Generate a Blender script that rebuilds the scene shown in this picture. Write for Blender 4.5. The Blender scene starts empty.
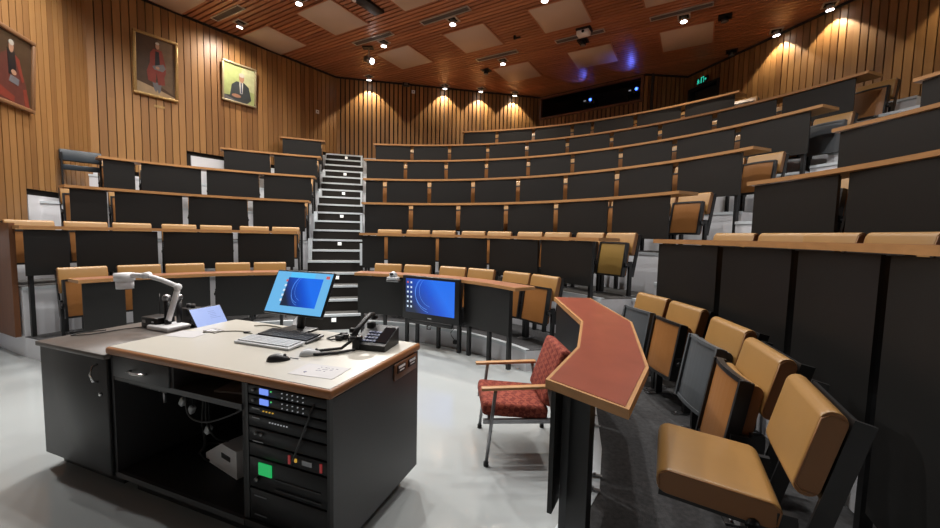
import bpy, bmesh, math, random
from mathutils import Vector, Matrix, Euler
random.seed(7)
PI = math.pi
C = bpy.context.scene.collection
SC = bpy.context.scene

# ------------------------------------------------------------------ materials
def mat(name, col, rough=.5, metal=0., spec=.5, noise=None, emit=None, estr=1., coat=0., bump=None):
    m = bpy.data.materials.new(name); m.use_nodes = True
    nt = m.node_tree; b = nt.nodes['Principled BSDF']
    b.inputs['Base Color'].default_value = (*col, 1)
    b.inputs['Roughness'].default_value = rough
    b.inputs['Metallic'].default_value = metal
    b.inputs['Specular IOR Level'].default_value = spec
    b.inputs['Coat Weight'].default_value = coat
    if emit:
        b.inputs['Emission Color'].default_value = (*emit, 1)
        b.inputs['Emission Strength'].default_value = estr
    if noise or bump:
        tc = nt.nodes.new('ShaderNodeTexCoord'); mp = nt.nodes.new('ShaderNodeMapping')
        nt.links.new(tc.outputs['Object'], mp.inputs['Vector'])
    if noise:       # (scale xyz, amount, detail)
        mp.inputs['Scale'].default_value = noise[0]
        n = nt.nodes.new('ShaderNodeTexNoise'); n.inputs['Scale'].default_value = 1
        n.inputs['Detail'].default_value = noise[2]
        nt.links.new(mp.outputs['Vector'], n.inputs['Vector'])
        r = nt.nodes.new('ShaderNodeMix'); r.data_type = 'RGBA'
        a = noise[1]
        r.inputs['A'].default_value = (*[c*(1-a) for c in col], 1)
        r.inputs['B'].default_value = (*[min(1, c*(1+a)) for c in col], 1)
        nt.links.new(n.outputs['Fac'], r.inputs['Factor'])
        nt.links.new(r.outputs['Result'], b.inputs['Base Color'])
    if bump:        # (scale, strength)
        n2 = nt.nodes.new('ShaderNodeTexNoise'); n2.inputs['Scale'].default_value = bump[0]
        n2.inputs['Detail'].default_value = 3
        nt.links.new(tc.outputs['Object'], n2.inputs['Vector'])
        bp = nt.nodes.new('ShaderNodeBump'); bp.inputs['Strength'].default_value = bump[1]
        bp.inputs['Distance'].default_value = .01
        nt.links.new(n2.outputs['Fac'], bp.inputs['Height'])
        nt.links.new(bp.outputs['Normal'], b.inputs['Normal'])
    return m

def board_mat(name, dark, light, rough, grain, spec=.5):
    """Wood boards: each board has its own tone (face attribute), grain runs along the board."""
    m = mat(name, light, rough, spec=spec); nt = m.node_tree; b = nt.nodes['Principled BSDF']
    at = nt.nodes.new('ShaderNodeAttribute'); at.attribute_name = 'tone'
    tc = nt.nodes.new('ShaderNodeTexCoord'); mp = nt.nodes.new('ShaderNodeMapping')
    mp.inputs['Scale'].default_value = grain
    nt.links.new(tc.outputs['Object'], mp.inputs['Vector'])
    n = nt.nodes.new('ShaderNodeTexNoise'); n.inputs['Scale'].default_value = 1; n.inputs['Detail'].default_value = 4
    nt.links.new(mp.outputs['Vector'], n.inputs['Vector'])
    ad = nt.nodes.new('ShaderNodeMath'); ad.operation = 'MULTIPLY_ADD'
    nt.links.new(n.outputs['Fac'], ad.inputs[0]); ad.inputs[1].default_value = .55
    nt.links.new(at.outputs['Fac'], ad.inputs[2])
    r = nt.nodes.new('ShaderNodeMix'); r.data_type = 'RGBA'; r.clamp_factor = True
    r.inputs['A'].default_value = (*dark, 1); r.inputs['B'].default_value = (*light, 1)
    nt.links.new(ad.outputs[0], r.inputs['Factor'])
    nt.links.new(r.outputs['Result'], b.inputs['Base Color'])
    return m

M = {}
M['wall_wood'] = board_mat('oak_boards', (.185, .084, .028), (.37, .192, .067), .42, (14, 14, .9))
M['ceil_wood'] = board_mat('cedar_slats', (.27, .107, .052), (.46, .19, .090), .36, (6, 6, 6), .55)
M['oak'] = mat('oak_edge', (.42, .215, .083), .4, noise=((9, 9, 40), .22, 3))
M['oak_dark'] = mat('dark_oak_edge', (.30, .125, .045), .4, noise=((9, 9, 40), .22, 3))
M['oak_red'] = mat('reddish_timber', (.16, .062, .024), .45, noise=((12, 12, 1.2), .35, 4))
M['gap'] = mat('dark_backing', (.012, .009, .007), .9)
M['white'] = mat('white_paint', (.74, .75, .79), .55, noise=((1.5, 1.5, 1.5), .12, 4))
M['nosing'] = mat('pale_nosing', (.62, .67, .71), .4)
M['panel'] = mat('charcoal_laminate', (.0105, .0103, .0100), .42, spec=.38, noise=((300, 300, 8), .12, 2))
M['black'] = mat('black_steel', (.012, .012, .013), .38)
M['blackp'] = mat('black_plastic', (.009, .009, .0105), .4, spec=.35)
M['rubber'] = mat('black_rubber', (.01, .01, .01), .7)
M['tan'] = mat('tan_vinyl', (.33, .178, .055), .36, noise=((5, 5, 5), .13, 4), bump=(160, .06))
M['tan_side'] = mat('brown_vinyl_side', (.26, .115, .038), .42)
M['orange'] = mat('orange_brown_underside', (.30, .125, .034), .42, noise=((7, 7, 7), .12, 3))
M['ochre'] = mat('mustard_underside', (.31, .19, .05), .42, noise=((7, 7, 7), .12, 3))
M['greyv'] = mat('slate_grey_vinyl', (.085, .095, .105), .42, noise=((6, 6, 6), .15, 3))
M['navy'] = mat('dark_blue_vinyl', (.022, .03, .038), .4)
M['laminate_brown'] = mat('brown_laminate', (.27, .115, .066), .32, noise=((7, 7, 7), .22, 5))
M['laminate_red'] = mat('red_laminate', (.245, .062, .036), .30, noise=((7, 7, 7), .22, 5))
M['carpet'] = mat('charcoal_carpet', (.085, .085, .088), .95, spec=.1, noise=((40, 40, 40), .55, 5), bump=(400, .5))
M['carpet_up'] = mat('grey_carpet', (.085, .083, .08), .95, spec=.1, noise=((30, 30, 30), .4, 5))
M['floor'] = mat('pale_vinyl_floor', (.36, .385, .39), .12, noise=((1.1, 1.1, 1.1), .10, 5))
M['plaster'] = mat('plaster', (.42, .41, .39), .8)
M['cream'] = mat('cream_laminate', (.46, .44, .39), .33, noise=((3, 3, 3), .06, 4))
M['dgrey'] = mat('dark_grey_board', (.042, .042, .044), .42, noise=((150, 150, 150), .14, 2))
M['dgrey_top'] = mat('grey_brown_laminate', (.115, .098, .088), .38, noise=((5, 5, 5), .1, 3))
M['interior'] = mat('black_board', (.018, .018, .019), .6)
M['chrome'] = mat('chrome', (.62, .62, .62), .22, 1.)
M['steel'] = mat('brushed_steel', (.30, .30, .31), .38, 1.)
M['silver'] = mat('silver_plastic', (.48, .50, .52), .35)
M['dw'] = mat('white_plastic', (.80, .80, .82), .38)
M['screen_off'] = mat('dark_glass', (.006, .007, .009), .08)
M['acoustic'] = mat('ceiling_panel', (.50, .40, .31), .62, noise=((2, 2, 2), .06, 4))
M['vent'] = mat('vent_metal', (.15, .135, .12), .5)
M['ring'] = mat('lamp_ring', (.55, .53, .50), .35, .5)
M['lamp'] = mat('lamp_glow', (.9, .9, .9), .3, emit=(1., .97, .95), estr=14)
M['step_lamp'] = mat('step_light_glow', (.9, .9, .9), .3, emit=(1., .95, .82), estr=.8)
M['blue_lamp'] = mat('projector_lens_glow', (.1, .1, .4), .1, emit=(.05, .13, 1.), estr=7)
M['gold'] = mat('gilt_frame', (.40, .26, .10), .35, .45, noise=((40, 40, 40), .35, 3), bump=(60, .5))
M['silvergold'] = mat('pale_gilt_frame', (.42, .36, .23), .4, .4)
M['frame_wood'] = mat('brown_frame', (.20, .10, .045), .4)
M['glass'] = None
def glass():
    m = bpy.data.materials.new('booth_glass'); m.use_nodes = True
    nt = m.node_tree; b = nt.nodes['Principled BSDF']
    b.inputs['Base Color'].default_value = (.8, .85, .9, 1)
    b.inputs['Transmission Weight'].default_value = 1
    b.inputs['Roughness'].default_value = .02; b.inputs['IOR'].default_value = 1.12
    return m
M['glass'] = glass()
def emi(name, col, s=1.):
    M[name] = mat(name, (.01, .01, .01), .25, emit=col, estr=s)
emi('scr_sky', (.16, .50, .86), .95); emi('scr_dark', (.012, .03, .075), 1.)
emi('scr_blue', (.005, .10, .80), 1.); emi('scr_arc', (.10, .30, .95), 1.)
emi('scr_icon', (.65, .78, .95), 1.); emi('scr_red', (.6, .12, .12), 1.); emi('scr_title', (.10, .55, .95), 1.)
emi('tab_page', (.36, .47, .86), 1.); emi('tab_line', (.24, .30, .62), 1.)
emi('lcd_blue', (.18, .30, .9), 1.); emi('lcd_green', (.01, .36, .09), 1.); emi('led_white', (.7, .72, .75), .35)
emi('led_green', (.1, .7, .2), .8); emi('led_amber', (.7, .4, .05), .7); emi('led_red', (.35, .03, .03), .5)
emi('exit_green', (.03, .62, .42), 1.1)

def screen_blue():      # wallpaper: dark on the left and below, bright blue to the upper right (object coordinates of the screen)
    m = mat('wallpaper_glow', (.01, .01, .01), .25); nt = m.node_tree; b = nt.nodes['Principled BSDF']
    tc = nt.nodes.new('ShaderNodeTexCoord'); sp = nt.nodes.new('ShaderNodeSeparateXYZ')
    nt.links.new(tc.outputs['Generated'], sp.inputs[0])
    ad = nt.nodes.new('ShaderNodeMath'); ad.operation = 'MULTIPLY_ADD'
    nt.links.new(sp.outputs['Z'], ad.inputs[0]); ad.inputs[1].default_value = .45
    nt.links.new(sp.outputs['X'], ad.inputs[2])
    cr = nt.nodes.new('ShaderNodeValToRGB'); e = cr.color_ramp.elements
    e[0].position = .22; e[0].color = (.012, .022, .05, 1)
    e[1].position = .75; e[1].color = (.006, .085, .62, 1)
    x = e.new(1.0); x.color = (.012, .16, .85, 1)
    nt.links.new(ad.outputs[0], cr.inputs[0])
    nt.links.new(cr.outputs[0], b.inputs['Emission Color']); b.inputs['Emission Strength'].default_value = 1
    return m
M['wallpaper'] = screen_blue()

def fabric():
    m = mat('red_weave', (.2, .05, .035), .85, spec=.2); nt = m.node_tree; b = nt.nodes['Principled BSDF']
    tc = nt.nodes.new('ShaderNodeTexCoord'); mp = nt.nodes.new('ShaderNodeMapping')
    mp.inputs['Rotation'].default_value = (PI/4, PI/4, PI/4); mp.inputs['Scale'].default_value = (30, 30, 30)
    nt.links.new(tc.outputs['Object'], mp.inputs['Vector'])
    ck = nt.nodes.new('ShaderNodeTexChecker'); ck.inputs['Scale'].default_value = 1
    ck.inputs['Color1'].default_value = (.26, .06, .038, 1); ck.inputs['Color2'].default_value = (.15, .028, .02, 1)
    nt.links.new(mp.outputs['Vector'], ck.inputs['Vector'])
    v = nt.nodes.new('ShaderNodeTexVoronoi'); v.inputs['Scale'].default_value = 55
    nt.links.new(tc.outputs['Object'], v.inputs['Vector'])
    cr = nt.nodes.new('ShaderNodeValToRGB'); cr.color_ramp.elements[0].position = .05; cr.color_ramp.elements[1].position = .22
    cr.color_ramp.elements[0].color = (1, 1, 1, 1); cr.color_ramp.elements[1].color = (0, 0, 0, 1)
    nt.links.new(v.outputs['Distance'], cr.inputs[0])
    mx = nt.nodes.new('ShaderNodeMix'); mx.data_type = 'RGBA'
    nt.links.new(cr.outputs[0], mx.inputs['Factor']); nt.links.new(ck.outputs[0], mx.inputs['A'])
    mx.inputs['B'].default_value = (.42, .17, .09, 1)
    nt.links.new(mx.outputs['Result'], b.inputs['Base Color'])
    return m
M['fabric'] = fabric()

# ------------------------------------------------------------------ mesh helpers
class MB:
    def __init__(s):
        s.bm = bmesh.new(); s.tone = s.bm.faces.layers.float.new('tone'); s.mi = 0; s.tn = .3
    def _fin(s, faces):
        for f in faces:
            f.material_index = s.mi; f[s.tone] = s.tn
    def box(s, c, d, rot=None, bevel=0, seg=2, rz=0):
        b2 = bmesh.new(); bmesh.ops.create_cube(b2, size=1)
        bmesh.ops.scale(b2, vec=d, verts=b2.verts)
        if bevel:
            bmesh.ops.bevel(b2, geom=list(b2.edges), offset=min(bevel, .49*min(d)), segments=seg, profile=.5, affect='EDGES')
        mt = Matrix.Translation(c)
        if rot: mt = mt @ Euler(rot).to_matrix().to_4x4()
        elif rz: mt = mt @ Matrix.Rotation(rz, 4, 'Z')
        s._join(b2, mt, smooth=bool(bevel)); return s
    def _join(s, b2, mt, smooth=False):
        b2.verts.ensure_lookup_table()
        vm = {}
        for v in b2.verts: vm[v] = s.bm.verts.new(mt @ v.co)
        fs = []
        for f in b2.faces:
            try: nf = s.bm.faces.new([vm[v] for v in f.verts])
            except ValueError: continue
            nf.smooth = smooth; fs.append(nf)
        s._fin(fs); b2.free()
    def cyl(s, p0, p1, r, r2=None, n=12, caps=True, smooth=True):
        p0, p1 = Vector(p0), Vector(p1); d = p1-p0; L = d.length
        b2 = bmesh.new()
        bmesh.ops.create_cone(b2, cap_ends=caps, segments=n, radius1=r, radius2=r if r2 is None else r2, depth=L)
        q = Vector((0, 0, 1)).rotation_difference(d.normalized()).to_matrix().to_4x4()
        s._join(b2, Matrix.Translation((p0+p1)/2) @ q, smooth); return s
    def ball(s, c, r, sc=(1, 1, 1), n=14):
        b2 = bmesh.new(); bmesh.ops.create_uvsphere(b2, u_segments=n, v_segments=n//2+2, radius=r)
        s._join(b2, Matrix.Translation(c) @ Matrix.Diagonal((*sc, 1)), True); return s
    def tube(s, pts, r, n=8):
        pts = [Vector(p) for p in pts]
        rings = []
        for i, p in enumerate(pts):
            t = (pts[min(i+1, len(pts)-1)]-pts[max(i-1, 0)]).normalized()
            up = Vector((0, 0, 1)) if abs(t.z) < .95 else Vector((1, 0, 0))
            u = t.cross(up).normalized(); v = t.cross(u)
            rings.append([s.bm.verts.new(p+r*(math.cos(2*PI*k/n)*u+math.sin(2*PI*k/n)*v)) for k in range(n)])
        fs = []
        for a, b in zip(rings, rings[1:]):
            for k in range(n):
                f = s.bm.faces.new((a[k], a[(k+1) % n], b[(k+1) % n], b[k])); f.smooth = True; fs.append(f)
        fs.append(s.bm.faces.new(rings[0][::-1])); fs.append(s.bm.faces.new(rings[-1]))
        s._fin(fs); return s
    def prism(s, poly, z0, z1):
        a = [s.bm.verts.new((x, y, z0)) for x, y in poly]; b = [s.bm.verts.new((x, y, z1)) for x, y in poly]
        n = len(poly); fs = [s.bm.faces.new(a[::-1]), s.bm.faces.new(b)]
        for i in range(n): fs.append(s.bm.faces.new((a[i], a[(i+1) % n], b[(i+1) % n], b[i])))
        s._fin(fs); return s
    def extr(s, poly, axis0, axis1, origin, nrm, t0, t1):
        """polygon in the plane (axis0, axis1) at origin, extruded along nrm from t0 to t1"""
        o, a, b, n = Vector(origin), Vector(axis0), Vector(axis1), Vector(nrm)
        A = [s.bm.verts.new(o+a*x+b*y+n*t0) for x, y in poly]; B = [s.bm.verts.new(o+a*x+b*y+n*t1) for x, y in poly]
        k = len(poly); fs = [s.bm.faces.new(A[::-1]), s.bm.faces.new(B)]
        for i in range(k): fs.append(s.bm.faces.new((A[i], A[(i+1) % k], B[(i+1) % k], B[i])))
        s._fin(fs); return s
    def strip(s, inner, outer, z0, z1):
        """solid between two polylines with equal point counts"""
        n = len(inner); V = [[s.bm.verts.new((*p, z)) for p in L] for L, z in ((inner, z0), (outer, z0), (inner, z1), (outer, z1))]
        fs = []
        for i in range(n-1):
            j = i+1
            fs += [s.bm.faces.new((V[0][i], V[1][i], V[1][j], V[0][j])), s.bm.faces.new((V[2][i], V[2][j], V[3][j], V[3][i])),
                   s.bm.faces.new((V[0][i], V[0][j], V[2][j], V[2][i])), s.bm.faces.new((V[1][i], V[3][i], V[3][j], V[1][j]))]
        fs += [s.bm.faces.new((V[0][0], V[2][0], V[3][0], V[1][0])), s.bm.faces.new((V[0][-1], V[1][-1], V[3][-1], V[2][-1]))]
        s._fin(fs); return s
    def obj(s, name, m, parent=None, **kw):
        bmesh.ops.recalc_face_normals(s.bm, faces=s.bm.faces)
        me = bpy.data.meshes.new(name); s.bm.to_mesh(me); s.bm.free()
        for x in (m if isinstance(m, (list, tuple)) else [m]): me.materials.append(M[x])
        o = bpy.data.objects.new(name, me); C.objects.link(o)
        if parent: o.parent = parent
        for k, v in kw.items(): o[k] = v
        return o

def thing(name, label, cat, loc=(0, 0, 0), rz=0, group=None, rot=None):
    o = bpy.data.objects.new(name, None); C.objects.link(o); o.empty_display_size = .1
    o.location = loc; o.rotation_euler = rot if rot else (0, 0, rz); o['label'] = label; o['category'] = cat
    if group: o['group'] = group
    return o
def tag(o, label, cat, group=None):
    o['label'] = label; o['category'] = cat
    if group: o['group'] = group
    return o
def struct(o): o['kind'] = 'structure'; return o
def copy_tree(o, parent=None):
    c = o.copy(); C.objects.link(c)
    if parent: c.parent = parent
    for ch in list(o.children): copy_tree(ch, c)
    return c

R_ = math.radians
def P(r, th): t = R_(th); return (r*math.sin(t), r*math.cos(t))
HC = 6.2
Zd = lambda k: 1.0+.6*(k-1)          # desk top of row k
TZ = [0, .25, .85, 1.41, 1.99, 2.58, 3.19, 3.80]
T = lambda k: TZ[k]                  # floor of tier k
Rr = lambda k: 2.8+1.0*(k-1)         # front edge radius of row k

# ------------------------------------------------------------------ the room
wZ, wA, wB, wC, wD, wE, wF = (-4.32, 1.4), (-5.364, 4.595), (-2.25, 9.06), (4.08, 10.42), (6.63, 8.4), (7.9, 8.5), (9.0, 4.8)
wG = (10.15, .9)
front = [(-4.1, .6), (-6.2, -2.6), (2.4, -7.2), (8.0, -4.6)]
room = [wZ, wA, wB, wC, wD, wE, wF, wG] + front[::-1]
fl = MB(); fl.prism([(x*1.02, y*1.02) for x, y in room], -.1, 0); struct(fl.obj('floor', 'floor'))

def line_hits(o, d):
    """interval of the line o + t d inside the room polygon"""
    ts = []
    n = len(room)
    for i in range(n):
        a, b = Vector(room[i]), Vector(room[(i+1) % n]); e = b-a
        den = d.x*e.y-d.y*e.x
        if abs(den) < 1e-9: continue
        w = a-o; t = (w.x*e.y-w.y*e.x)/den; u = (w.x*d.y-w.y*d.x)/den
        if 0 <= u <= 1: ts.append(t)
    return (min(ts), max(ts)) if len(ts) > 1 else None

LA = R_(-30.3); la = Vector((math.cos(LA), math.sin(LA))); lb = Vector((-la.y, la.x))
cl = MB(); k = -11.
while k < 14:
    o = lb*k; h = line_hits(o, la)
    if h:
        c = o+la*(h[0]+h[1])/2; cl.tn = random.uniform(-.1, .55)
        cl.box((c.x, c.y, HC+.02), (h[1]-h[0], .081, .04), rz=LA)
    k += .115
struct(cl.obj('ceiling', 'ceil_wood'))
cb = MB(); cb.prism([(x*1.02, y*1.02) for x, y in room], HC+.05, HC+.12); struct(cb.obj('ceiling_backing', 'gap'))

def board_wall(name, a, b, zbot, gap, pitch=.13, hole=None, mats='wall_wood', ztop=HC, xr=None):
    """vertical boards from a to b; zbot(s) gives each board's lower end; hole = (s0, s1, z0, z1)"""
    A, B = Vector(a), Vector(b); L = (B-A).length; e = (B-A)/L; n = Vector((e.y, -e.x))  # n points into the room
    if n.dot(-(A+B)/2) < 0: n = -n
    rz = math.atan2(e.y, e.x); mb = MB(); s = pitch/2
    while s < L:
        w = pitch-gap; dep = .03+random.uniform(0, .006)
        mb.tn = random.uniform(-.12, .62)
        z0 = zbot(s); segs = [(z0, ztop)]
        if hole and hole[0] < s < hole[1]: segs = [(z0, hole[2]), (hole[3], ztop)]
        for u, v in segs:
            if v-u < .02: continue
            # long boards are butt-jointed from two lengths of different tone
            cut = u+(v-u)*random.uniform(.3, .7) if v-u > 2 and random.random() < .6 else None
            for (p, q) in ([(u, cut), (cut, v)] if cut else [(u, v)]):
                c = A+e*s; mb.box((c.x, c.y, (p+q)/2), (w, dep, q-p), rz=rz); mb.tn = min(.65, mb.tn+random.uniform(-.15, .15))
        s += pitch
    struct(mb.obj(name, mats))
    bk = MB(); c = (A+B)/2-n*.07
    if hole:
        for s0, s1, u, v in ((0, hole[0], 0, ztop), (hole[1], L, 0, ztop), (hole[0], hole[1], 0, hole[2]), (hole[0], hole[1], hole[3], ztop)):
            if s1-s0 > .01 and v-u > .01:
                q = A+e*(s0+s1)/2-n*.07; bk.box((q.x, q.y, (u+v)/2), (s1-s0, .06, v-u), rz=rz)
    else: bk.box((c.x, c.y, HC/2), (L, .06, HC), rz=rz)
    struct(bk.obj(name+'_backing', 'gap'))
    return A, e, n, rz, L
def stepped(a, b, low=.0, off=.6, kmax=7):
    A, B = Vector(a), Vector(b); e = (B-A).normalized()
    def f(s):
        r = (A+e*s).length; k = int(math.floor((r-2.8-off)/1.0))+1
        return T(max(1, min(kmax, k)))+.75-low
    return f
WL1 = board_wall('wall_left', wZ, wA, stepped(wZ, wA, 0, .93, 3), .015)
WL2 = board_wall('wall_left_rear', wA, wB, stepped(wA, wB), .015)
WB = board_wall('wall_back', wB, wC, lambda s: 3.3, .036)
WIN = (.04, 3.2, 5.52, 6.12)
WC = board_wall('wall_booth', wC, wD, lambda s: 3.3, .036, hole=WIN)
WD = board_wall('wall_corner', wD, wE, lambda s: 3.3, .03)
DOOR = (.14, 1.0, 3.85, 5.72)
WE = board_wall('wall_right', wE, wF, lambda s: 3.9, .02, hole=DOOR)
WF = board_wall('wall_right_front', wF, wG, stepped(wF, wG, .7), .02)
fw = MB()
pl = [wZ]+front+[wG]
for a, b in zip(pl, pl[1:]):
    A, B = Vector(a), Vector(b); c = (A+B)/2; e = B-A
    fw.box((c.x, c.y, HC/2), (e.length+.1, .1, HC), rz=math.atan2(e.y, e.x))
struct(fw.obj('wall_front', 'plaster'))
# white base wall showing below the boards, step by step
for nm, (A, e, n, rz, L) in (('trim_1', WL1), ('trim_2', WL2), ('trim_3', WF)):
    tb = MB(); ds = .05; s = 0; f = stepped(A, A+e*L, .7) if nm == 'trim_3' else stepped(A, A+e*L, 0, .93, 3) if nm == 'trim_1' else stepped(A, A+e*L)
    while s < L:
        s1 = s
        while s1 < L and abs(f(s1)-f(s)) < .01: s1 += ds
        c = A+e*(s+min(s1, L))/2-n*.025; top = f(s)-.09  # stops short: bare dark backing stands in for shade under the boards
        tb.box((c.x, c.y, top/2), (min(s1, L)-s, .03, top), rz=rz); s = s1
    struct(tb.obj(nm, 'white'))
# dark cornice line where walls meet the ceiling
cn = MB()
for A, e, n, rz, L in (WL1, WL2, WB, WC, WD, WE, WF):
    c = A+e*L/2+n*.03; cn.box((c.x, c.y, HC-.02), (L, .05, .04), rz=rz)
struct(cn.obj('trim_4', 'gap'))

# projection booth window: frame, glass, dark room behind
A, e, n, rz, L = WC
def wpt(W, s, off, z): q = W[0]+W[1]*s+W[2]*off; return (q.x, q.y, z)
b = MB(); s0, s1, z0, z1 = WIN
for (sa, sb, za, zb) in ((s0-.05, s1+.05, z0-.06, z0), (s0-.05, s1+.05, z1, z1+.06), (s0-.05, s0+.02, z0, z1), (s1-.02, s1+.05, z0, z1)):
    b.box(wpt(WC, (sa+sb)/2, .0, (za+zb)/2), (sb-sa, .12, zb-za), rz=rz)
wf = struct(b.obj('window_1', 'oak_red'))
g = MB(); g.box(wpt(WC, (s0+s1)/2, -.02, (z0+z1)/2), (s1-s0, .006, z1-z0), rz=rz); g.obj('pane', 'glass', wf)
bb = MB()
bb.box(wpt(WC, 1.62, -1.5, 5.8), (3.6, .05, 1.4), rz=rz); bb.box(wpt(WC, 1.62, -.8, 5.12), (3.6, 1.5, .05), rz=rz); bb.box(wpt(WC, 1.62, -.8, 6.5), (3.6, 1.5, .05), rz=rz)
for s in (-.2, 3.45): bb.box(wpt(WC, s, -.8, 5.8), (.05, 1.5, 1.4), rz=rz)
struct(bb.obj('wall_booth_inside', 'interior'))
ben = MB(); ben.box(wpt(WC, 1.62, -.5, 5.42), (3.4, .7, .04), rz=rz); ben.box(wpt(WC, 1.62, -.82, 5.27), (3.4, .04, .27), rz=rz)
struct(ben.obj('trim_5', 'interior'))
for s, z, lab, aim in ((1.57, 5.74, 'left of two projectors glowing blue behind the booth window', .3), (2.93, 5.78, 'right of two projectors glowing blue behind the booth window', .2)):
    t = thing('projector', lab, 'projector', wpt(WC, s, -.38, 5.44), rz+PI, 'projectors in the booth')
    q = MB(); q.box((0, 0, z-5.44+.1), (.44, .36, .17), bevel=.02); q.obj('housing', 'blackp', t)
    q = MB(); [q.cyl((x, y, 0), (x, y, z-5.44+.03), .02) for x in (-.17, .17) for y in (-.12, .12)]; q.obj('stand', 'black', t)
    q = MB(); q.cyl((-.08, .17, z-5.44+.12), (-.08, .24, z-5.44+.12), .06, .055); ln = q.obj('lens', 'blackp', t)
    q = MB(); q.ball((-.08, .242, z-5.44+.12), .042, (1, .3, 1)); q.obj('lens_glass', 'blue_lamp', ln)
    q = MB(); q.box((.12, .183, z-5.44+.13), (.07, .006, .03)); q.obj('indicator_panel', 'led_white', t)
    l = bpy.data.lights.new('added_reflection_spot', 'SPOT'); l.energy = 22; l.color = (.12, .16, 1.); l.spot_size = R_(50); l.spot_blend = .9; l.shadow_soft_size = .04  # added spot outside the booth glass; its blue stands in for lens reflections overhead
    lo = bpy.data.objects.new('added_reflection_spot', l); C.objects.link(lo); lo.location = wpt(WC, s, .12, 5.75)
    q = Vector((WC[2].x, WC[2].y, .55)); lo.rotation_euler = q.to_track_quat('-Z', 'Y').to_euler()
q = MB(); q.box((0, 0, .05), (.13, .1, .1), bevel=.015); t = q.obj('desk_lamp_box', ['dw']); t.location = wpt(WC, 1.08, -.25, 5.44); t.rotation_euler = (0, 0, rz)
tag(t, 'small pale box on the shelf behind booth window', 'box')

# exit doorway and its sign
A, e, n, rz, L = WE
d = MB(); d.box(wpt(WE, .57, -.16, 4.78), (.86, .05, 1.86), rz=rz); dr = struct(d.obj('door_1', 'interior'))
d = MB()
for (sa, sb, za, zb) in ((.08, .15, 3.85, 5.79), (.99, 1.06, 3.85, 5.79), (.08, 1.06, 5.72, 5.79)): d.box(wpt(WE, (sa+sb)/2, -.05, (za+zb)/2), (sb-sa, .2, zb-za), rz=rz)
d.obj('door_frame', 'interior', dr)
d = MB(); d.cyl(wpt(WE, .85, -.13, 4.85), wpt(WE, .85, -.08, 4.85), .012); d.cyl(wpt(WE, .85, -.08, 4.85), wpt(WE, .74, -.08, 4.85), .01); d.obj('door_handle', 'steel', dr)
xt = thing('exit_sign', 'green lit running man exit sign above the dark doorway', 'sign', wpt(WE, .66, .16, 5.84), rz if n.dot(Vector((-math.sin(rz), math.cos(rz)))) < 0 else rz+PI)
q = MB(); q.box((0, 0, 0), (.42, .06, .2), bevel=.008); q.obj('casing', 'blackp', xt)
q = MB(); q.box((0, .05, 0), (.05, .1, .05)); q.obj('wall_bracket', 'black', xt)
q = MB()   # running figure, doorway and arrow
yF = -.033
def qd(pts): q.extr(pts, (1, 0, 0), (0, 0, 1), (0, yF, 0), (0, -1, 0), 0, .002)
qd([(-.14+.02*math.cos(a), .055+.02*math.sin(a)) for a in [2*PI*i/8 for i in range(8)]])
qd([(-.15, .03), (-.115, .03), (-.125, -.02), (-.155, -.02)])
qd([(-.15, -.02), (-.13, -.02), (-.16, -.075), (-.185, -.07)]); qd([(-.14, -.02), (-.12, -.02), (-.09, -.04), (-.09, -.075), (-.11, -.075), (-.11, -.05)])
qd([(-.115, .03), (-.08, .005), (-.085, -.01), (-.12, .01)]); qd([(-.15, .03), (-.185, .0), (-.175, -.01), (-.145, .01)])
qd([(-.03, -.08), (.0, -.08), (.0, .075), (.07, .075), (.07, -.08), (.09, -.08), (.09, .095), (-.03, .095)][:8])
qd([(.11, .01), (.15, .01), (.15, .04), (.19, 0), (.15, -.04), (.15, -.01), (.11, -.01)])
q.obj('pictogram', 'exit_green', xt); xt.scale = (.78, 1, .85)

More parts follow.
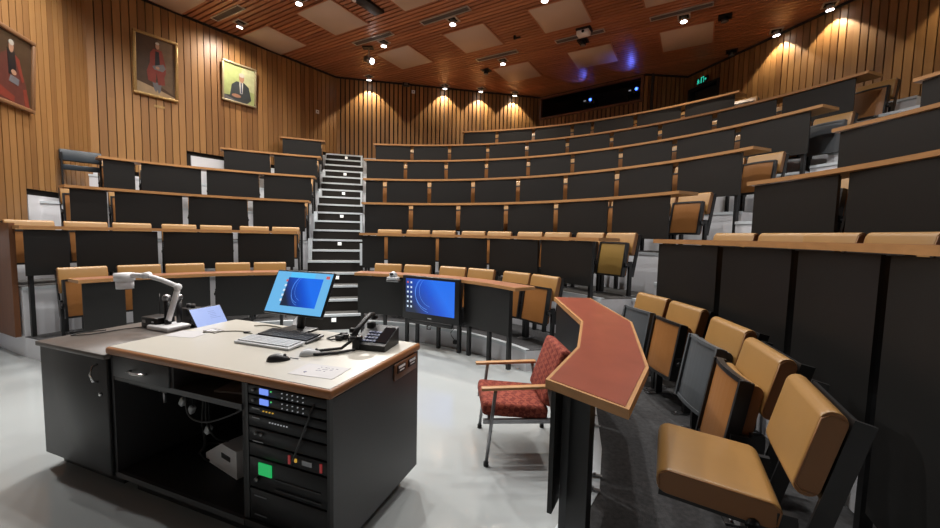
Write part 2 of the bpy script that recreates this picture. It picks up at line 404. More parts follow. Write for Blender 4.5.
# ------------------------------------------------------------------ tiers
def arc(r, a, b, n=None):
    n = n or max(2, int(abs(b-a)/2.5)+1)
    return [P(r, a+(b-a)*i/(n-1)) for i in range(n)]
AL = -15.5; AR = 76.5; AW = 1.03; RW = 1.0
def th_right_of_left_aisle(r): return AL+math.degrees(math.asin(min(1, AW/r)))
def th_left_of_right_aisle(r): return AR-math.degrees(math.asin(min(1, RW/r)))
def ring(mb, r0, r1, a0, a1, b0, b1, z0, z1):
    n = max(3, int(max(abs(a1-a0), abs(b1-b0))/2.5)+1)
    mb.strip([P(r0, a0+(a1-a0)*i/(n-1)) for i in range(n)], [P(r1, b0+(b1-b0)*i/(n-1)) for i in range(n)], z0, z1)
CURB = 3.02
curbR = [P(2.90, AR), (2.85, .2), (2.67, -.49), (2.52, -.90), (2.33, -1.17), (1.95, -1.7)]
for blk, a, bb_ in (('left', lambda r: -62. if r < 3.94 else -63.6, lambda r: AL), ('centre', th_right_of_left_aisle, th_left_of_right_aisle), ('right', lambda r: AR, lambda r: 128.)):
    for k in range(1, 8):
        r0 = Rr(k)+.15 if k > 1 else CURB; r1 = Rr(k+1)+.15 if k < 7 else 10.2
        if blk == 'left' and k == 7: r1 = 9.3
        if blk == 'centre' and k == 7: r1 = 9.6
        m = MB(); m.mi = 0
        if blk == 'right' and k == 1:
            outer = [P(r1, t) for t in (AR, 86, 98, 108, 117, 133)]
            m.strip(curbR, outer, 0, T(1)-.004)
        else: ring(m, r0, r1, a(r0), bb_(r0), a(r1), bb_(r1), 0, T(k)-.004)
        struct(m.obj('tier_riser', 'white'))
        m = MB()
        if blk == 'right' and k == 1: m.strip(curbR, outer, T(1)-.004, T(1)+.004)
        else: ring(m, r0, r1, a(r0), bb_(r0), a(r1), bb_(r1), T(k)-.004, T(k)+.004)
        struct(m.obj('tier_floor', 'carpet' if k == 1 else 'carpet_up'))
        m = MB()
        if blk == 'right' and k == 1:
            m.strip([(x*.985, y*.985) for x, y in curbR], [(x*1.018, y*1.018) for x, y in curbR], T(1)-.03, T(1)+.008)
        else: ring(m, r0-.012, r0+.05, a(r0), bb_(r0), a(r0), bb_(r0), T(k)-.03, T(k)+.008)
        struct(m.obj('tier_nosing', 'nosing'))
# wooden end screen of the raked seating, left
m = MB(); t0 = -64.2
c0, c1 = Vector(P(4.0, t0)), Vector(P(5.0, t0)); e = c1-c0; mid = (c0+c1)/2
m.box((mid.x, mid.y, (.25+1.63)/2), (e.length, .05, 1.38), rz=math.atan2(e.y, e.x)); struct(m.obj('trim_6', 'oak_red'))

def stairs(th, x0, x1, n1, rbase, riser, names, riser2=None):
    """flight built in the aisle's own frame (y outwards)"""
    ang = -R_(th); mt = Matrix.Rotation(ang, 4, 'Z')
    st = MB(); ns = MB(); tr = MB(); ln = x1-x0; cx = (x0+x1)/2
    for n in range(n1):
        z = .25+.2*n; r = rbase+.3*n; rn = rbase+.3*(n+1) if n < n1-1 else r+1.1
        zl = max(0, z-1.2)
        for b_, args in ((st, ((cx, (r+rn)/2, (z+zl)/2-.004), (ln, rn-r, z-zl))), (tr, ((cx, (r+rn)/2+.015, z), (ln, rn-r-.03, .008))), (ns, ((cx, r+.012, z-.012), (ln, .05, .038)))):
            c = mt @ Vector(args[0]); b_.box(c, args[1], rz=ang)
    if riser2:
        s2 = MB()
        for n in range(3):
            z = .25+.2*n; r = rbase+.3*n; c = mt @ Vector((cx, r-.004, z-.12)); s2.box(c, (ln, .012, .19), rz=ang)
        struct(s2.obj(names+'_risers', riser2))
    struct(st.obj(names+'_steps', riser)); struct(tr.obj(names+'_treads', 'carpet_up')); struct(ns.obj(names+'_nosings', 'nosing'))
stairs(AL, .015, AW-.01, 19, 3.4, 'gap', 'stair_left')
stairs(AR, -RW+.01, -.01, 17, 3.35, 'white', 'stair_right', 'gap')
# pale side boards along the left flight, one up-and-over per tier
sb = MB()
for k in range(2, 8):
    r = Rr(k)+.15
    for x, y in ((-.005, -.03),):
        c = Matrix.Rotation(-R_(AL), 4, 'Z') @ Vector((x+.03, r-.02, T(k)-.3)); sb.box(c, (.07, .1, .72), rz=-R_(AL))
    c = Matrix.Rotation(-R_(AL), 4, 'Z') @ Vector((AW-.04, r-.5, T(k)-.22)); sb.box(c, (.05, .06, .42), rz=-R_(AL))
struct(sb.obj('trim_7', 'nosing'))
ordinal = ['lowest', 'second lowest', 'third lowest', 'middle', 'third highest', 'second highest', 'highest']
for i in range(7):
    n = 3*i; z = .25+.2*n; r = 3.4+.3*n
    c = Matrix.Rotation(-R_(AL), 4, 'Z') @ Vector((.56, r-.012, z-.085))
    t = thing('step_light', '%s small square lit lamp on the left stair risers' % ordinal[i], 'step light', c, -R_(AL), 'step lights')
    q = MB(); q.box((0, 0, 0), (.08, .012, .07)); q.obj('bezel', 'nosing', t)
    q = MB(); q.box((0, -.008, 0), (.062, .008, .052), bevel=.003); q.obj('lens', 'step_lamp', t)

# ------------------------------------------------------------------ desks
ROWS = {}
ROWS['C1'] = [3.4, 20.9, 38.4, 55.8]
ROWS['C2'] = [-.7, 6.0, 19.8, 33.7, 47.5, 61.2]
ROWS['C3'] = [-3.4, 8.0, 19.4, 30.8, 42.2, 53.6, 65.0]
ROWS['C4'] = [-5.2, -.7, 9.1, 18.8, 28.6, 38.4, 48.1, 57.8, 67.5]
ROWS['C5'] = [-6.5, 1.8, 10.3, 18.7, 27.2, 35.7, 44.2, 52.6, 61.0, 69.2]
ROWS['C6'] = [-5.8, 1.6, 9.1, 16.7, 24.3, 31.8, 39.4, 46.9, 54.3, 61.7, 69.0]
ROWS['C7'] = [10.2, 16.7, 23.5, 30.4, 33.8, 40.6, 47.4, 54.1]
ROWS['L1'] = [-61.0, -52.2, -34.8, -16.4]
ROWS['L2'] = [-64.0, -57.3, -43.8, -29.7, -16.4]
ROWS['L3'] = [-55.4, -49.6, -38.5, -27.1, -15.6]
ROWS['L4'] = [-49.6, -44.7, -35.1, -25.4, -15.6]
ROWS['L5'] = [-32.2, -23.9, -15.4]
ROWS['L6'] = [-22.8, -15.4]
ROWS['R2'] = [75.2, 87.3, 98.7, 108.9, 121.5]
ROWS['R3'] = [76.5, 86.9, 98.5]
ROWS['R4'] = [77.0, 87.5]
ROWS['R5'] = [77.5, 85.5]
BL = {'L': 'left', 'C': 'centre', 'R': 'right'}
ORD = ['front', 'second', 'third', 'fourth', 'fifth', 'sixth', 'top']

def desk_row(key, J):
    k = int(key[1]); r = Rr(k); z = Zd(k)+(.015 if k == 1 else 0)
    lab = {'1': 'front row curved bench desk with dark panels, %s block', }.get(key[1], ORD[k-1]+' row curved bench desk with dark panels, %s block') % BL[key[0]]
    t = thing('bench_desk', lab, 'bench desk', (0, 0, 0), 0, 'curved bench desks')
    a0, a1 = J[0]-.15, J[-1]+(2.2*2.8/r if key[0] == 'C' and k < 7 else .3)
    ra, rb = r-.01, r+(.29 if k == 1 else .34)
    m = MB(); m.strip(arc(ra, a0, a1), arc(rb, a0, a1), z-.038, z); top = m.obj('desktop', 'oak', t)
    m = MB(); ia = a0+math.degrees(.02/r); ib = a1-math.degrees(.02/r)
    m.strip(arc(ra+.02, ia, ib), arc(rb-.02, ia, ib), z-.001, z+.0015); m.obj('laminate', 'laminate_brown', top)
    g = (.032 if k < 3 else .044)/r*57.3
    for i, (a, b) in enumerate(zip(J, J[1:])):
        zb = z-.6
        if key == 'R2': zb = .70 if i < 3 else .42
        A, B = Vector(P(r+.035, a+g)), Vector(P(r+.035, b-g)); e = B-A; c = (A+B)/2
        m = MB(); m.box((c.x, c.y, (zb+z-.045)/2), (e.length, .018, z-.045-zb), rz=math.atan2(e.y, e.x)); m.obj('front_panel', 'panel', t)
        # black steel posts behind each panel, down to the tier below
        zf = 0 if k == 1 else T(k-1)+.004
        posts = [(a+g*2.6, 1), (b-g*2.6, 1)]
        if k == 1 or key == 'R2': posts.append(((a+b)/2, 1))
        for th, _ in posts:
            x, y = P(r+.085, th); m = MB(); m.box((x, y, (zf+z-.05)/2), (.04, .05, z-.05-zf), rz=-R_(th)); m.obj('post', 'black', t)
    return t
DESK = {}
for key, J in ROWS.items(): DESK[key] = desk_row(key, J)

# front row, right block: red topped angular desk next to the camera
F0, F1, F1b, F2, E_, B2, B1, B0 = (2.70, .98), (2.66, -.12), (2.45, -.79), (2.18, -1.29), (2.42, -1.57), (2.70, -1.11), (3.03, -.12), (3.06, .96)
t = thing('bench_desk', 'near angular bench desk with worn red top and black panels', 'bench desk', (0, 0, 0), 0, 'curved bench desks')
poly = [F0, F1, F1b, F2, E_, B2, B1, B0]
m = MB(); m.strip([F0, F1, F1b, F2], [B0, B1, B2, E_], .963, 1.0); top = m.obj('desktop', 'oak', t)
def inset(p, q, f): return tuple(a+(b-a)*f for a, b in zip(p, q))
m = MB(); m.strip([inset(inset(F0, B0, .045), inset(F1, B1, .045), .015), inset(F1, B1, .045), inset(F1b, B2, .045), inset(inset(F2, E_, .045), inset(F1b, B2, .045), .03)],
                  [inset(inset(B0, F0, .045), inset(B1, F1, .045), .015), inset(B1, F1, .045), inset(B2, F1b, .045), inset(inset(E_, F2, .045), inset(B2, F1b, .045), .025)], .999, 1.002)
m.obj('laminate', 'laminate_red', top)
FB = [inset(F0, B0, .10), inset(F1, B1, .10), inset(F1b, B2, .10), inset(F2, E_, .10)]
for i, (a, b) in enumerate(zip(FB, FB[1:])):
    A, B = Vector(a), Vector(b); e = (B-A); u = e.normalized(); A += u*.02; B -= u*.02; c = (A+B)/2; rz = math.atan2(e.y, e.x)
    m = MB(); m.box((c.x, c.y, .68), ((B-A).length, .02, .54), rz=rz); m.obj('front_panel', 'panel', t)
    nn = Vector((u.y, -u.x)); nn = nn if nn.dot(Vector(c)) > 0 else -nn
    for f in (.06, .94) if i < 2 else (.06, .78):
        p = A+(B-A)*f+nn*-.0; p = A+(B-A)*f+nn*.04
        on_floor = True
        m = MB(); m.box((p.x, p.y, .475), (.05, .045, .95), rz=rz); pt = m.obj('post', 'black', t)
        m = MB(); q = p+nn*.05; m.box((q.x, q.y, .265), (.02, .08, .006), rz=rz); m.cyl((q.x, q.y, .265), (q.x, q.y, .278), .008); m.obj('bracket', 'steel', pt)
m = MB(); p = Vector(inset(F2, E_, .42)); p = p+(Vector(F1b)-Vector(F2)).normalized()*.12
m.box((p.x, p.y, .475), (.10, .035, .95), rz=-.9); m.obj('end_post', 'black', t)

# ------------------------------------------------------------------ folding seats
def pad(mb, w, h, d, mt, bow=0., r=.036, side=1):
    """upholstered pad: rounded profile swept across the width, flat darker sides; bow curves it across the width.
    local axes: x width, y depth (front = -y), z height"""
    prof = []
    for cy, cz, a0 in ((d/2-r, h/2-r, 0), (-d/2+r, h/2-r, 90), (-d/2+r, -h/2+r, 180), (d/2-r, -h/2+r, 270)):
        for i in range(5): a = R_(a0+22.5*i); prof.append((cy+r*math.cos(a), cz+r*math.sin(a)))
    n = len(prof); xs = [-.5, -.492, -.47] + [-.47+.94*i/8 for i in range(1, 8)] + [.47, .492, .5]; rings = []
    for i, u in enumerate(xs):
        k = {0: .86, 1: .955, 2: 1}.get(min(i, len(xs)-1-i), 1.); bx = -bow*(1-(2*u)**2)
        cr = 1+.05*(1-(2*u)**2)
        rings.append([mb.bm.verts.new(mt @ Vector((u*w, y*(1-(1-k)*.5)*cr+bx, z*(1-(1-k)*.12)))) for y, z in prof])
    fs = []; mb.mi = 0
    for p, q in zip(rings, rings[1:]):
        for j in range(n):
            f = mb.bm.faces.new((p[j], p[(j+1) % n], q[(j+1) % n], q[j])); f.smooth = True; fs.append(f)
    mb._fin(fs); mb.mi = side
    mb._fin([mb.bm.faces.new(rings[0][::-1]), mb.bm.faces.new(rings[-1])]); mb.mi = 0
    return prof
def plain(mb, mt, size, fn=None):
    b2 = bmesh.new(); bmesh.ops.create_cube(b2, size=1)
    for v in b2.verts: v.co = Vector((v.co.x*size[0], v.co.y*size[1], v.co.z*size[2]))
    mb._join(b2, mt)
BW = .445       # backrest width
def seat_set(under, back, padm, down=False, rim='black'):
    t = bpy.data.objects.new('folding_seat', None); C.objects.link(t); t.empty_display_size = .1
    TB = R_(-13); mtb = Matrix.Translation((0, .02, .672)) @ Matrix.Rotation(TB, 4, 'X')
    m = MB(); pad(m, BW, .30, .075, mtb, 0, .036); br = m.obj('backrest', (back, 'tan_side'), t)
    m = MB()
    for sx in (-1, 1):
        x = sx*(BW/2+.001); m.tube([mtb @ Vector((x, y, z)) for y, z in ((.028, -.13), (-.012, -.136), (-.032, -.115), (-.032, .115), (-.012, .136), (.028, .13))], .0035, 6)
    m.obj('piping', 'tan_side', br, kind='stuff')
    m = MB(); plain(m, mtb @ Matrix.Translation((0, .048, 0)), (BW-.01, .012, .285))
    for sx in (-1, 1): plain(m, mtb @ Matrix.Translation((sx*.221, .068, -.135)), (.014, .055, .56))
    m.obj('back_frame', 'black', t)
    for sx in (-1, 1):
        m = MB(); m.box((sx*.218, -.05, .225), (.03, .055, .45)); m.box((sx*.218, -.09, .41), (.026, .14, .05)); sd = m.obj('standard', 'black', t)
        m = MB(); m.box((sx*.218, -.05, .004), (.05, .22, .008)); m.cyl((sx*.218, -.13, .008), (sx*.218, -.13, .018), .011, n=6); m.obj('foot_plate', 'steel', sd)
    if not down:
        mt = Matrix.Translation((0, -.125, .47)) @ Matrix.Rotation(R_(-9), 4, 'X'); W_ = .42; bow = lambda x: .022*(1-(x/(W_/2))**2)
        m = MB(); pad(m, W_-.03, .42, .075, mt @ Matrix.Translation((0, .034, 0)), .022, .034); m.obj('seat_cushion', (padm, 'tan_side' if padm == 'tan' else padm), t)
        m = MB()
        for sx in (-1, 1): plain(m, mt @ Matrix.Translation((sx*(W_/2-.006), -.012, 0)), (.022, .06, .44))
        for sz in (-1, 1):
            for i in range(8):
                x0, x1 = -W_/2+W_/8*i, -W_/2+W_/8*(i+1); b2 = bmesh.new(); bmesh.ops.create_cube(b2, size=1)
                for v in b2.verts:
                    yy = -bow(x0) if v.co.x < 0 else -bow(x1)
                    v.co = Vector((x0 if v.co.x < 0 else x1, yy-.014+v.co.y*.034, sz*.212+v.co.z*.022))
                m._join(b2, mt)
        m.obj('seat_rim', rim, t)
        m = MB()
        for i in range(8):
            x0, x1 = -.2+.05*i, -.2+.05*(i+1); b2 = bmesh.new(); bmesh.ops.create_cube(b2, size=1)
            for v in b2.verts:
                yy = -bow(x0) if v.co.x < 0 else -bow(x1)
                v.co = Vector((x0 if v.co.x < 0 else x1, yy-.012+v.co.y*.022, v.co.z*.405))
            m._join(b2, mt)
        m.obj('seat_underside', under, t)
    else:
        mt = Matrix.Translation((0, -.25, .445)) @ Matrix.Rotation(R_(-4), 4, 'X') @ Matrix.Rotation(R_(-90), 4, 'X')
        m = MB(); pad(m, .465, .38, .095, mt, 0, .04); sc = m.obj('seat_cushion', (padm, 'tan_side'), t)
        m = MB()
        for sx in (-1, 1): m.tube([mt @ Vector((sx*.2335, y, z)) for y, z in ((.03, .178), (-.02, .183), (-.042, .155), (-.042, -.155), (-.02, -.183), (.03, -.178))], .0035, 6)
        m.obj('seam', 'tan_side', sc, kind='stuff')
        m = MB(); m.box((0, -.25, .380), (.40, .36, .02), rot=(R_(-4), 0, 0)); m.obj('seat_rim', rim, t)
    for sx in (-1, 1):
        m = MB(); m.cyl((sx*.195, -.14, .39), (sx*.242, -.14, .39), .014, n=8); m.cyl((sx*.226, -.14, .39), (sx*.242, -.14, .39), .02, n=8); m.obj('hinge_bolt', 'black', t)
    return t
SEATS = {'tan': ('orange', 'tan', 'tan'), 'ochre': ('ochre', 'tan', 'tan'), 'grey': ('greyv', 'tan', 'greyv')}
PROTO = {}
def place_seat(kind, k, th, label, group, dr=0., dz=0., sz=1.):
    if kind not in PROTO:
        PROTO[kind] = (seat_set(*SEATS[kind], rim='greyv' if kind == 'grey' else 'black') if kind in SEATS else seat_set('orange', 'tan', 'tan', down=True)) if kind != 'navy' else None
        t = PROTO[kind]
    else: t = copy_tree(PROTO[kind])
    x, y = P(Rr(k)+.665+dr, th); t.location = (x, y, T(k)+.006+dz); t.rotation_euler = (0, 0, -R_(th))
    t['label'] = label; t['category'] = 'seat'; t['group'] = group; t.scale = (1, 1, sz)
    return t
NTH = ['first', 'second', 'third', 'fourth', 'fifth', 'sixth', 'seventh', 'eighth', 'ninth', 'tenth', 'eleventh', 'twelfth', 'thirteenth',
       'fourteenth', 'fifteenth', 'sixteenth', 'seventeenth', 'eighteenth', 'nineteenth', 'twentieth']
def seat_angles(key, J):
    k = int(key[1]); rs = Rr(k)+.665; out = []
    sh = {'C': {1: 1.9, 2: 1.5}.get(k, 1.2), 'L': {1: -.5, 2: .1}.get(k, .0), 'R': .5}[key[0]]
    hw = .25/rs*57.3
    if key == 'C1': return [8.5, 16.8, 27.0, 35.3, 45.6, 53.7]
    for a, b in zip(J, J[1:]):
        w = R_(b-a)*Rr(k); mid = (a+b)/2+sh
        if w < .7: out.append(mid)
        else: out += [mid-hw, mid+hw]
    return out
for key, J in ROWS.items():
    k = int(key[1]); A_ = seat_angles(key, J); n = len(A_)
    if key[0] == 'R' and k > 3: A_ = A_[:1] if k == 5 else A_[:2]
    grp = 'folding seats behind the %s row desk of the %s block' % (ORD[k-1], BL[key[0]])
    for i, th in enumerate(A_):
        kind = 'tan'
        if key == 'C2' and i == n-1: kind = 'ochre'
        if (key == 'C5' and i == n-1): kind = 'grey'
        look = {'tan': 'tan vinyl folding seat', 'ochre': 'tan folding seat with mustard underside', 'grey': 'tan folding seat with slate grey underside'}[kind]
        place_seat(kind, k, th, '%s, %s from left in %s row of %s block' % (look, NTH[i], ORD[k-1], BL[key[0]]), grp, sz=1.04 if k == 1 else 1.)
# seat without its cushion padding, dark blue, at the wall end of the fourth row
t = thing('folding_seat', 'dark blue open backed seat at the wall end of fourth row', 'seat', (*P(6.2, -51.3), T(4)+.006), R_(50), 'folding seats behind the fourth row desk of the left block')
m = MB(); m.box((0, .03, .80), (.52, .05, .20), rot=(R_(-10), 0, 0), bevel=.015); m.obj('backrest', 'navy', t)
m = MB(); m.box((0, .0, .60), (.50, .03, .09), bevel=.008); m.obj('lower_rail', 'navy', t)
for sx in (-1, 1):
    m = MB(); m.box((sx*.235, .0, .42), (.025, .05, .84)); m.obj('standard', 'black', t)
# five large seats in the near right block
near = [(78.4, .15, 'grey', 'tan folding seat with slate grey underside, farthest seat behind near red desk'),
        (86.2, .13, 'tan', 'tan folding seat with brown underside, second farthest behind near red desk'),
        (96.8, .06, 'grey', 'tan folding seat with slate grey rim, middle one behind near red desk'),
        (106.4, -.02, 'tan', 'tan folding seat folded up beside the lowered seat in front'),
        (116.6, -.06, 'down', 'nearest tan vinyl seat with its cushion folded down')]
for th, dr, kind, lab in near:
    place_seat(kind, 1, th, lab, 'folding seats behind the near red desk', dr=dr).scale = (.88 if kind == 'down' else .92, 1, 1)

# ------------------------------------------------------------------ ceiling fittings
a_ = Vector((1.795, -1.05)); b_ = Vector((1.245, 1.81)); P1 = Vector((1.83, 6.62))
pan = [(0, 0, 'pale square ceiling panel, second from the centre among the middle row'), (-1, 0, 'pale square ceiling panel nearest the back wall spotlights on the left'),
       (0, 1, 'pale square ceiling panel closest to the left end of booth window'), (1, 1, 'bluish lit square ceiling panel in front of the projector booth'),
       (2, 1, 'pale square ceiling panel nearest the right wall'), (-1, -1, 'large pale ceiling panel left of the black ceiling speaker strip'),
       (-2, -1, 'pale square ceiling panel touching the left wall above small portrait'), (-2, -2, 'pale ceiling panel cut by left top edge beside the wall'),
       (0, -1, 'pale ceiling panel cut by top edge right of black strip'), (1, 0, 'pale ceiling panel above the white ceiling projector, at top edge'),
       (2, 0, 'pale ceiling panel corner at top edge right of centre')]
for i, j, lab in pan:
    c = P1+a_*i+b_*j
    t = thing('ceiling_panel', lab, 'ceiling panel', (c.x, c.y, HC-.012), LA, 'square ceiling panels')
    q = MB(); q.box((0, 0, 0), (1.02, 1.02, .024), bevel=.004, seg=1); q.obj('board', 'acoustic', t)
    q = MB()
    for s in (-1, 1): q.box((0, s*.525, .002), (1.08, .03, .02)); q.box((s*.525, 0, .002), (.03, 1.02, .02))
    q.obj('edge_frame', 'ceil_wood', t)
vents = [((-3.86, 6.0), (-2.98, 5.5), 'left wall'), ((-1.08, 6.98), (-.06, 6.42), 'hanging spotlight'), ((.69, 5.98), (1.72, 5.36), 'middle'), ((1.92, 7.73), (2.91, 7.16), 'rear'), ((3.77, 6.68), (4.71, 6.1), 'white projector'), ((5.52, 5.64), (6.47, 5.04), 'right')]
vl = ['long metal ceiling grille beside the lamp at the left wall', 'long metal ceiling grille beside the hanging spotlight', 'long metal ceiling grille at top centre beside a lamp', 'long metal ceiling grille beside the rear centre lamp', 'long metal ceiling grille beside the white ceiling projector', 'long metal ceiling grille beside the lamp on the right']
for (p, q_, _), lab in zip(vents, vl):
    p, q_ = Vector(p), Vector(q_); c = (p+q_)/2; e = q_-p; t = thing('ceiling_grille', lab, 'air vent', (c.x, c.y, HC-.012), math.atan2(e.y, e.x), 'ceiling grilles')
    q = MB(); L = e.length
    for s in (-1, 1): q.box((0, s*.075, 0), (L, .016, .02)); q.box((s*L/2, 0, 0), (.02, .166, .02))
    q.obj('frame', 'ring', t)
    q = MB(); q.box((0, 0, .008), (L-.02, .14, .004)); [q.box((0, y, 0), (L-.03, .008, .016)) for y in (-.045, -.015, .015, .045)]; q.obj('slats', 'vent', t)

def downlight(x, y, lab, tilt=(0, 0), on=True, energy=100., size=80., blend=.6, col=(1., .88, .72), aim=None, rad=.05, mats=None):
    t = thing('downlight', lab, 'downlight', (x, y, HC), LA, 'recessed ceiling lights')
    q = MB()
    for s in (-1, 1): q.box((0, s*.105, -.005), (.24, .03, .018)); q.box((s*.105, 0, -.005), (.03, .18, .018))
    q.obj('frame', 'ring' if on else 'blackp', t)
    q = MB(); q.box((0, 0, -.001), (.18, .18, .006)); q.obj('recess', 'gap', t)
    d = Vector(aim).normalized() if aim else Vector((tilt[0], tilt[1], -1)).normalized()
    dl = Matrix.Rotation(-LA, 4, 'Z') @ d          # aim in the fitting's own frame
    p0 = Vector((0, 0, -.012)); q = MB(); q.cyl(p0, p0+dl*.09, .055, .07, 16); hd = q.obj('lamp_head', 'ring' if on else 'blackp', t)
    q = MB(); pe = p0+dl*.094; q.cyl(pe-dl*.004, pe+dl*.004, .06, n=16); q.obj('lamp_face', 'lamp' if on else 'vent', hd)
    if on and energy > 0:
        l = bpy.data.lights.new('lamp', 'SPOT'); l.energy = energy; l.color = col; l.spot_size = R_(size); l.spot_blend = blend; l.shadow_soft_size = rad
        lo = bpy.data.objects.new('lamp_light', l); C.objects.link(lo)
        w = Vector((x, y, HC-.012))+d*.115; lo.location = w; lo.rotation_euler = d.to_track_quat('-Z', 'Y').to_euler()
    return t
# wall washers close to the back and right walls
KW = 1.0
nB, nE, nF = WB[2], WE[2], WF[2]
for x, y, lab, n, e_ in ((-1.24, 8.95, 'wall lamp lighting the back wall nearest the left stairs', nB, 125), (.96, 9.52, 'second lamp from left lighting the back wall', nB, 125),
                     (2.08, 9.71, 'third lamp from left lighting the back wall', nB, 125), (3.18, 9.99, 'lamp lighting the back wall nearest the booth window', nB, 125),
                     (8.43, 5.98, 'lamp lighting the right wall, farther one', nE, 100), (8.7, 5.0, 'lamp lighting the right wall, nearer one', nE, 100)):
    # keep each fitting the same distance from its wall
    downlight(x, y, lab, aim=(-n.x*.16, -n.y*.16, -1), energy=e_*KW, size=96, blend=.2, col=(1., .86, .64), rad=.03)
for x, y in ((9.3, 2.9), (9.75, 1.5)): downlight(x-.25, y, 'lamp lighting the right wall toward the front', aim=(.3, .05, -1), energy=100*KW, size=96, blend=.2, col=(1., .86, .64), rad=.03)
# downlights over the seating
seatl = [(-3.36, 6.12, 'downlight at the left wall between the two whole portraits', (-.25, .1), 230), (-1.65, 5.18, 'downlight at top edge left of the large ceiling panel', (0, 0), 300),
         (-.34, 6.86, 'downlight next to the hanging black spotlight', (0, 0), 300), (1.37, 5.82, 'downlight at top centre beside a grille', (0, 0), 300),
         (2.6, 7.7, 'downlight in the rear centre of the slatted ceiling', (0, 0), 300), (3.17, 4.91, 'downlight cut by top edge above white projector', (0, 0), 300),
         (6.16, 5.52, 'bright downlight on the right beside a ceiling panel', (0, 0), 300)]
for x, y, lab, ti, en in seatl: downlight(x, y, lab, tilt=ti, energy=en*.95, size=150, blend=1, col=(1., .88, .74))
for x, y, lab in ((2.18, 8.35, 'unlit square ceiling fitting left of the rear panel'), (4.39, 6.61, 'unlit square ceiling fitting below white ceiling projector'),
                  (6.99, 5.49, 'unlit square ceiling fitting right of the right panel'), (8.1, 6.95, 'dim ceiling fitting in the dark right corner')): downlight(x, y, lab, on=False)
# the same downlights over the teaching floor and the front rows (above the top edge of the picture)
over = [(-2.83, 3.24), (-1.03, 2.19), (.76, 1.14), (2.55, .09), (.21, 4.0), (2.0, 2.95), (3.8, 1.9), (5.6, .85), (-1.9, 4.35), (-4.0, 3.2), (-2.28, .38), (-4.0, 1.5)]
for i, (x, y) in enumerate(over): downlight(x, y, 'downlight over the teaching floor, above the picture', energy=350, size=150, blend=1, col=(1., .97, .93), rad=.06)
# hanging spotlight, black speaker strip, smoke detector, white ceiling projector, small fittings
t = thing('track_spotlight', 'black and chrome spotlight hanging below the slatted ceiling', 'spotlight', (-.80, 7.15, HC), 0)
q = MB(); q.box((0, 0, -.015), (.26, .16, .03)); q.obj('base_plate', 'black', t)
q = MB(); q.cyl((.02, 0, -.03), (.03, 0, -.22), .014); q.cyl((-.02, 0, -.2), (.08, 0, -.22), .01); q.obj('stem', 'steel', t)
q = MB(); q.cyl((-.07, .05, -.26), (.12, -.06, -.36), .07, .075, 18); hd = q.obj('lamp_head', 'steel', t)
l = bpy.data.lights.new('stage_spot', 'SPOT'); l.energy = 1150; l.color = (1., .97, .93); l.spot_size = R_(44); l.spot_blend = .5; l.shadow_soft_size = .03
lo = bpy.data.objects.new('stage_spot', l); C.objects.link(lo); lo.location = (-.80+.16, 7.15-.09, HC-.39); lo.rotation_euler = (Vector((.4, -.4, .3))-lo.location).to_track_quat('-Z', 'Y').to_euler()
q = MB(); q.cyl((.119, -.0595, -.3595), (.126, -.063, -.363), .066, n=18); q.obj('lamp_face', 'lamp', hd)
t = thing('ceiling_speaker', 'black rectangular speaker strip set in the ceiling at top edge', 'speaker', (-.42, 5.12, HC), LA+PI/2)
q = MB(); q.box((0, 0, -.03), (1.1, .26, .06), bevel=.01); q.obj('body', 'blackp', t)
q = MB(); q.cyl((-.12, .04, -.06), (-.12, .04, -.11), .04); q.obj('lens', 'dw', t)
t = thing('ceiling_projector', 'white rounded unit on black mount below the ceiling', 'ceiling unit', (4.27, 6.10, HC), LA)
q = MB(); q.box((0, 0, -.02), (.32, .26, .04), bevel=.01); q.obj('mount', 'blackp', t)
q = MB(); q.box((-.01, -.02, -.09), (.28, .2, .1), bevel=.03, seg=3); u = q.obj('housing', 'dw', t)
q = MB(); q.cyl((0, -.118, -.09), (0, -.13, -.09), .03); q.obj('lens', 'screen_off', u)
q = MB(); q.box((0, 0, -.04), (.05, .05, .08)); q.box((.06, .0, -.06), (.16, .03, .03)); t = q.obj('ceiling_camera', 'blackp'); t.location = (2.77, 6.44, HC); t.rotation_euler = (0, 0, LA)
tag(t, 'tiny black fitting on the ceiling slats at centre', 'camera')
t = thing('wall_speaker', 'small black fixture under the ceiling at the back wall', 'speaker', wpt(WB, 2.05, .12, HC-.06), WB[3])
q = MB(); q.box((0, 0, 0), (.22, .14, .09), bevel=.02); q.obj('body', 'blackp', t)
q = MB(); q.box((0, -.076, 0), (.12, .012, .05)); q.obj('grille', 'vent', t)
for W_, s, z, lab in ((WB, 2.28, 5.98, 'small white square sensor on the back wall'), (WL2, 4.80, 5.02, 'small pale square plate on the left wall boards')):
    t = thing('wall_plate', lab, 'wall plate', wpt(W_, s, .024, z), W_[3] if W_[2].dot(Vector((math.sin(W_[3]), -math.cos(W_[3])))) > 0 else W_[3]+PI)
    q = MB(); q.box((0, 0, 0), (.10, .016, .10), bevel=.004); q.obj('plate', 'dw', t)
    q = MB(); q.box((0, -.01, 0), (.03, .008, .03)); q.obj('sensor', 'blackp', t)

